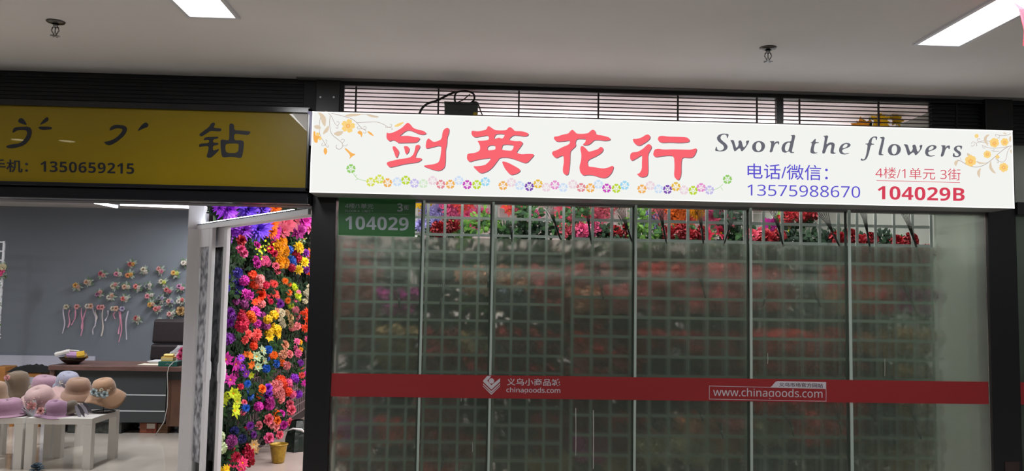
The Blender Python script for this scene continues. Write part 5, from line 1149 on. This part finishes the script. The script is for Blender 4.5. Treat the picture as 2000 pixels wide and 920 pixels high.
def hat(px_, py_, Y_, rc, hc, rb_, droop, col, label, wave=0, kw=5, ph=0, axis=(0, -.3, 1), dent=0, band=None, flowers=(), stand=False, updip=0, spin=0, fY=None):
    p_ = onY(px_, py_, Y_); t = thing('sun_hat', label, 'hat', p_, 0)
    O = orient(axis, spin)
    M = mat('felt_%d_%d_%d' % col, col, .9, noise=.08, nscale=80, sheen=.3, bump=.1)
    o = hat_mesh(rc, hc, rb_, droop, wave, kw, ph, dent=dent, updip=updip).build('hat_body', M, t, True); o.matrix_local = O
    s_ = o.modifiers.new('s', 'SOLIDIFY'); s_.thickness = .004
    if band:
        o = MB().lathe([(rc*1.035, .002), (rc*1.03, .012), (rc*1.02, .024)], 32).build('hat_band', mat('band_%d_%d_%d' % band, band, .5), t, True); o.matrix_local = O
        s_ = o.modifiers.new('s', 'SOLIDIFY'); s_.thickness = .003
    for (fx, fy, r_, ty, c_) in flowers:
        q = onY(fx, fy, fY or Y_-rc-.03)-p_
        inst('flower_head', HEADS[ty], [pm(c_, 0), pm('cream', 0)], t, Matrix.Translation(q) @ orient((.1, -1, .25), fx) @ Matrix.Scale(r_, 4))
    if flowers:
        q = onY(flowers[0][0], flowers[0][1], (fY+.01) if fY else Y_-rc-.01)-p_
        inst('foliage', FOL[1], [mat('leaf_sage'), leafM[2]], t, Matrix.Translation(q) @ orient((0, -1, .2), 1) @ Matrix.Scale(flowers[0][2]*1.3, 4))['kind'] = 'stuff'
    if stand:
        zt = .45; st = thing('hat_stand', 'black wire hat stand under the '+' '.join(label.split(' with')[0].split(' on')[0].split(' cut')[0].split(' at the')[0].split(',')[0].split(' behind')[0].split()[:8]), 'hat stand', (p_.x, p_.y, zt))
        ring = [(.10*math.cos(i*math.pi/12), .10*math.sin(i*math.pi/12), .006) for i in range(25)]
        MB().tube(ring, .006, 6, cap=False).build('base_ring', black, st, True)
        MB().tube([(0, 0, .006), (0, 0, max(.03, p_.z-zt+hc*.5))], .004, 6).tube([(-.1, 0, .006), (.1, 0, .006)], .003, 5).build('pole', black, st, True)
    return t
CAM = (168, 130, 100); 
hat(-6, 775, 7.95, .085, .14, .10, .03, (153, 126, 102), 'tan felt hat cut off by left picture edge', band=(120, 92, 70), axis=(0, -.15, 1), stand=True)
hat(35, 764, 8.3, .105, .19, .125, .07, (111, 93, 74), 'olive-brown rounded cloche hat, tallest at the back left', axis=(0, -.15, 1), flowers=((14, 738, .03, 'carn', 'blush'), (60, 757, .02, 'carn', 'cream')), stand=True)
hat(88, 755, 8.25, .115, .105, .13, .03, (162, 126, 141), 'dusty pink beret-like hat at the back, between brown and lavender hats', dent=.02, axis=(.15, -.1, 1), band=(190, 136, 160), stand=True)
hat(80, 783, 7.85, .12, .125, .215, .02, (185, 153, 150), 'large pale pink wide-brimmed hat with rose flowers in the middle', wave=.026, kw=4, ph=2.2, axis=(-.1, -.5, .85), flowers=((62, 793, .042, 'carn', 'blush'), (52, 787, .03, 'spray', 'dusty'), (68, 780, .035, 'spray', 'dusty')), fY=7.62)
hat(14, 808, 7.68, .125, .14, .20, .01, (160, 121, 142), 'mauve felt hat at the front left of the tables', dent=.03, axis=(-.05, -.05, 1), band=(180, 126, 156))
hat(109, 809, 7.66, .095, .13, .165, .01, (150, 113, 138), 'mauve felt hat with dented crown at the front centre', dent=.03, axis=(.1, -.05, 1), band=(168, 116, 150))
hat(131, 752, 8.15, .10, .12, .115, .03, (149, 149, 168), 'lavender-grey small hat with blue flower behind the tan bucket hat', axis=(.25, -.3, 1), band=(120, 124, 160), flowers=((116, 759, .03, 'rose', 'pblue'), (120, 747, .035, 'spray', 'cream')), stand=True)
hat(152, 764, 7.98, .105, .12, .165, .065, (153, 120, 99), 'tan-brown drooping bucket hat left of the camel hat', wave=.012, kw=3, ph=.8, axis=(.12, -.2, 1), band=(160, 116, 90), stand=True)
hat(204, 766, 7.93, .10, .125, .175, .06, CAM, 'camel floppy-brimmed hat with blue roses, rightmost on the tables', wave=.03, kw=3, ph=.3, axis=(-.05, -.35, 1), band=(180, 132, 96), flowers=((184, 766, .036, 'rose', 'pblue'), (194, 771, .03, 'rose', 'pblue'), (205, 771, .036, 'rose', 'pblue'), (198, 762, .02, 'carn', 'cream'), (213, 763, .022, 'spray', 'cream')), updip=-.03, stand=True)
t = hat(140, 800, 7.72, .06, .075, .085, .015, (89, 78, 63), 'small dark olive hat with silver striped ribbon on the right table', axis=(-.25, -.3, 1), band=(60, 54, 52))
mb = MB()
rr_ = mat('silver_stripe', (150, 146, 156), .4)
q = t.location
for i in range(4): petal(mb, Matrix.Translation(onY(147+i*5, 792-i*2, 7.62)-q) @ Matrix.Rotation(R(62-6*i), 4, 'Y') @ Matrix.Rotation(R(90), 4, 'X'), .13, .035, .02, 4, i % 2)
o = mb.build('ribbon_bow', [rr_, mat('dark_stripe', (70, 66, 74), .5)], t); s_ = o.modifiers.new('s', 'SOLIDIFY'); s_.thickness = .002
t = thing('silver_fascinator', 'silver-grey ribbon fascinator with pink rose at the table front edge', 'fascinator', onY(64, 811, 7.6))
t.location.z = .455
mb = MB()
for i in range(7): petal(mb, Matrix.Rotation(R(165-8*i), 4, 'Z') @ Matrix.Rotation(R(-18-7*i), 4, 'Y') @ Matrix.Rotation(R(50), 4, 'X'), .15, .07, .02, 4)
o = mb.build('ribbon_fold', mat('silver_satin', (176, 178, 182), .35), t); s_ = o.modifiers.new('s', 'SOLIDIFY'); s_.thickness = .002
q = onY(80, 803, 7.55)-t.location
inst('flower_head', HEADS['rose'], [pm('blush', 0), pm('gold')], t, Matrix.Translation(q) @ orient((.1, -1, .3), 1) @ Matrix.Scale(.035, 4))
inst('foliage', FOL[2], [mat('leaf_sage'), leafM[2]], t, Matrix.Translation(q+Vector((.02, .02, 0))) @ orient((0, -1, .2), 1) @ Matrix.Scale(.04, 4))['kind'] = 'stuff'
q = onZ(72, 921, 0); t = thing('blue_flower', 'pale blue fabric flower on the floor below the right table', 'flower', (q.x, q.y, 0))
inst('flower_head', HEADS['carn'], [fm('slate', 0), fm('slate', 1)], t, Matrix.Translation((0, 0, .025)) @ orient((0, -.3, 1), 1) @ Matrix.Scale(.06, 4))
# --- gold bucket and black bag on the flower shop floor
q = onZ(556, 904, 0); q.x = -1.80; t = thing('gold_bucket', 'gold-coloured bucket on the flower shop floor at the foot of flower wall', 'bucket', (q.x+.0, q.y, 0))
gm_ = mat('gold_plastic', (170, 136, 40), .35, metal=.3, noise=.3, nscale=40, bump=.4)
MB().lathe([(0, .003), (.052, .0), (.058, .02), (.078, .155), (.08, .165), (.086, .167), (.086, .176), (.08, .176), (.074, .16), (.05, .02), (0, .018)], 28).build('bucket_body', gm_, t, True)
MB().lathe([(.083, .178), (.088, .172), (.084, .166)], 28).build('rim', gm_, t, True)
q = onZ(580, 888, 0); t = thing('black_bag', 'black-green bundled bag with white tie behind the gold bucket', 'bag', (-1.76, 8.55, 0))
rnd = random.Random(12); vs = []; n1, n2 = 20, 10
for i in range(n2+1):
    for j in range(n1):
        a = 2*math.pi*j/n1; z = .30*i/n2; r_ = .13*(1-.55*(i/n2)**2)*(1+.09*math.sin(a*7)+rnd.uniform(-.03, .03)); vs.append((r_*math.cos(a), r_*math.sin(a), z))
MB().add(vs, [(i*n1+j, i*n1+(j+1) % n1, (i+1)*n1+(j+1) % n1, (i+1)*n1+j) for i in range(n2) for j in range(n1)]).build('bag_body', mat('black_green_bag', (22, 34, 28), .4), t)
MB().tube([(-.10, -.09, .2), (-.02, -.13, .235), (.06, -.12, .225), (.1, -.08, .18)], [.004, .009, .013, .006], 6).build('white_tie', mat('white_card'), t, True)
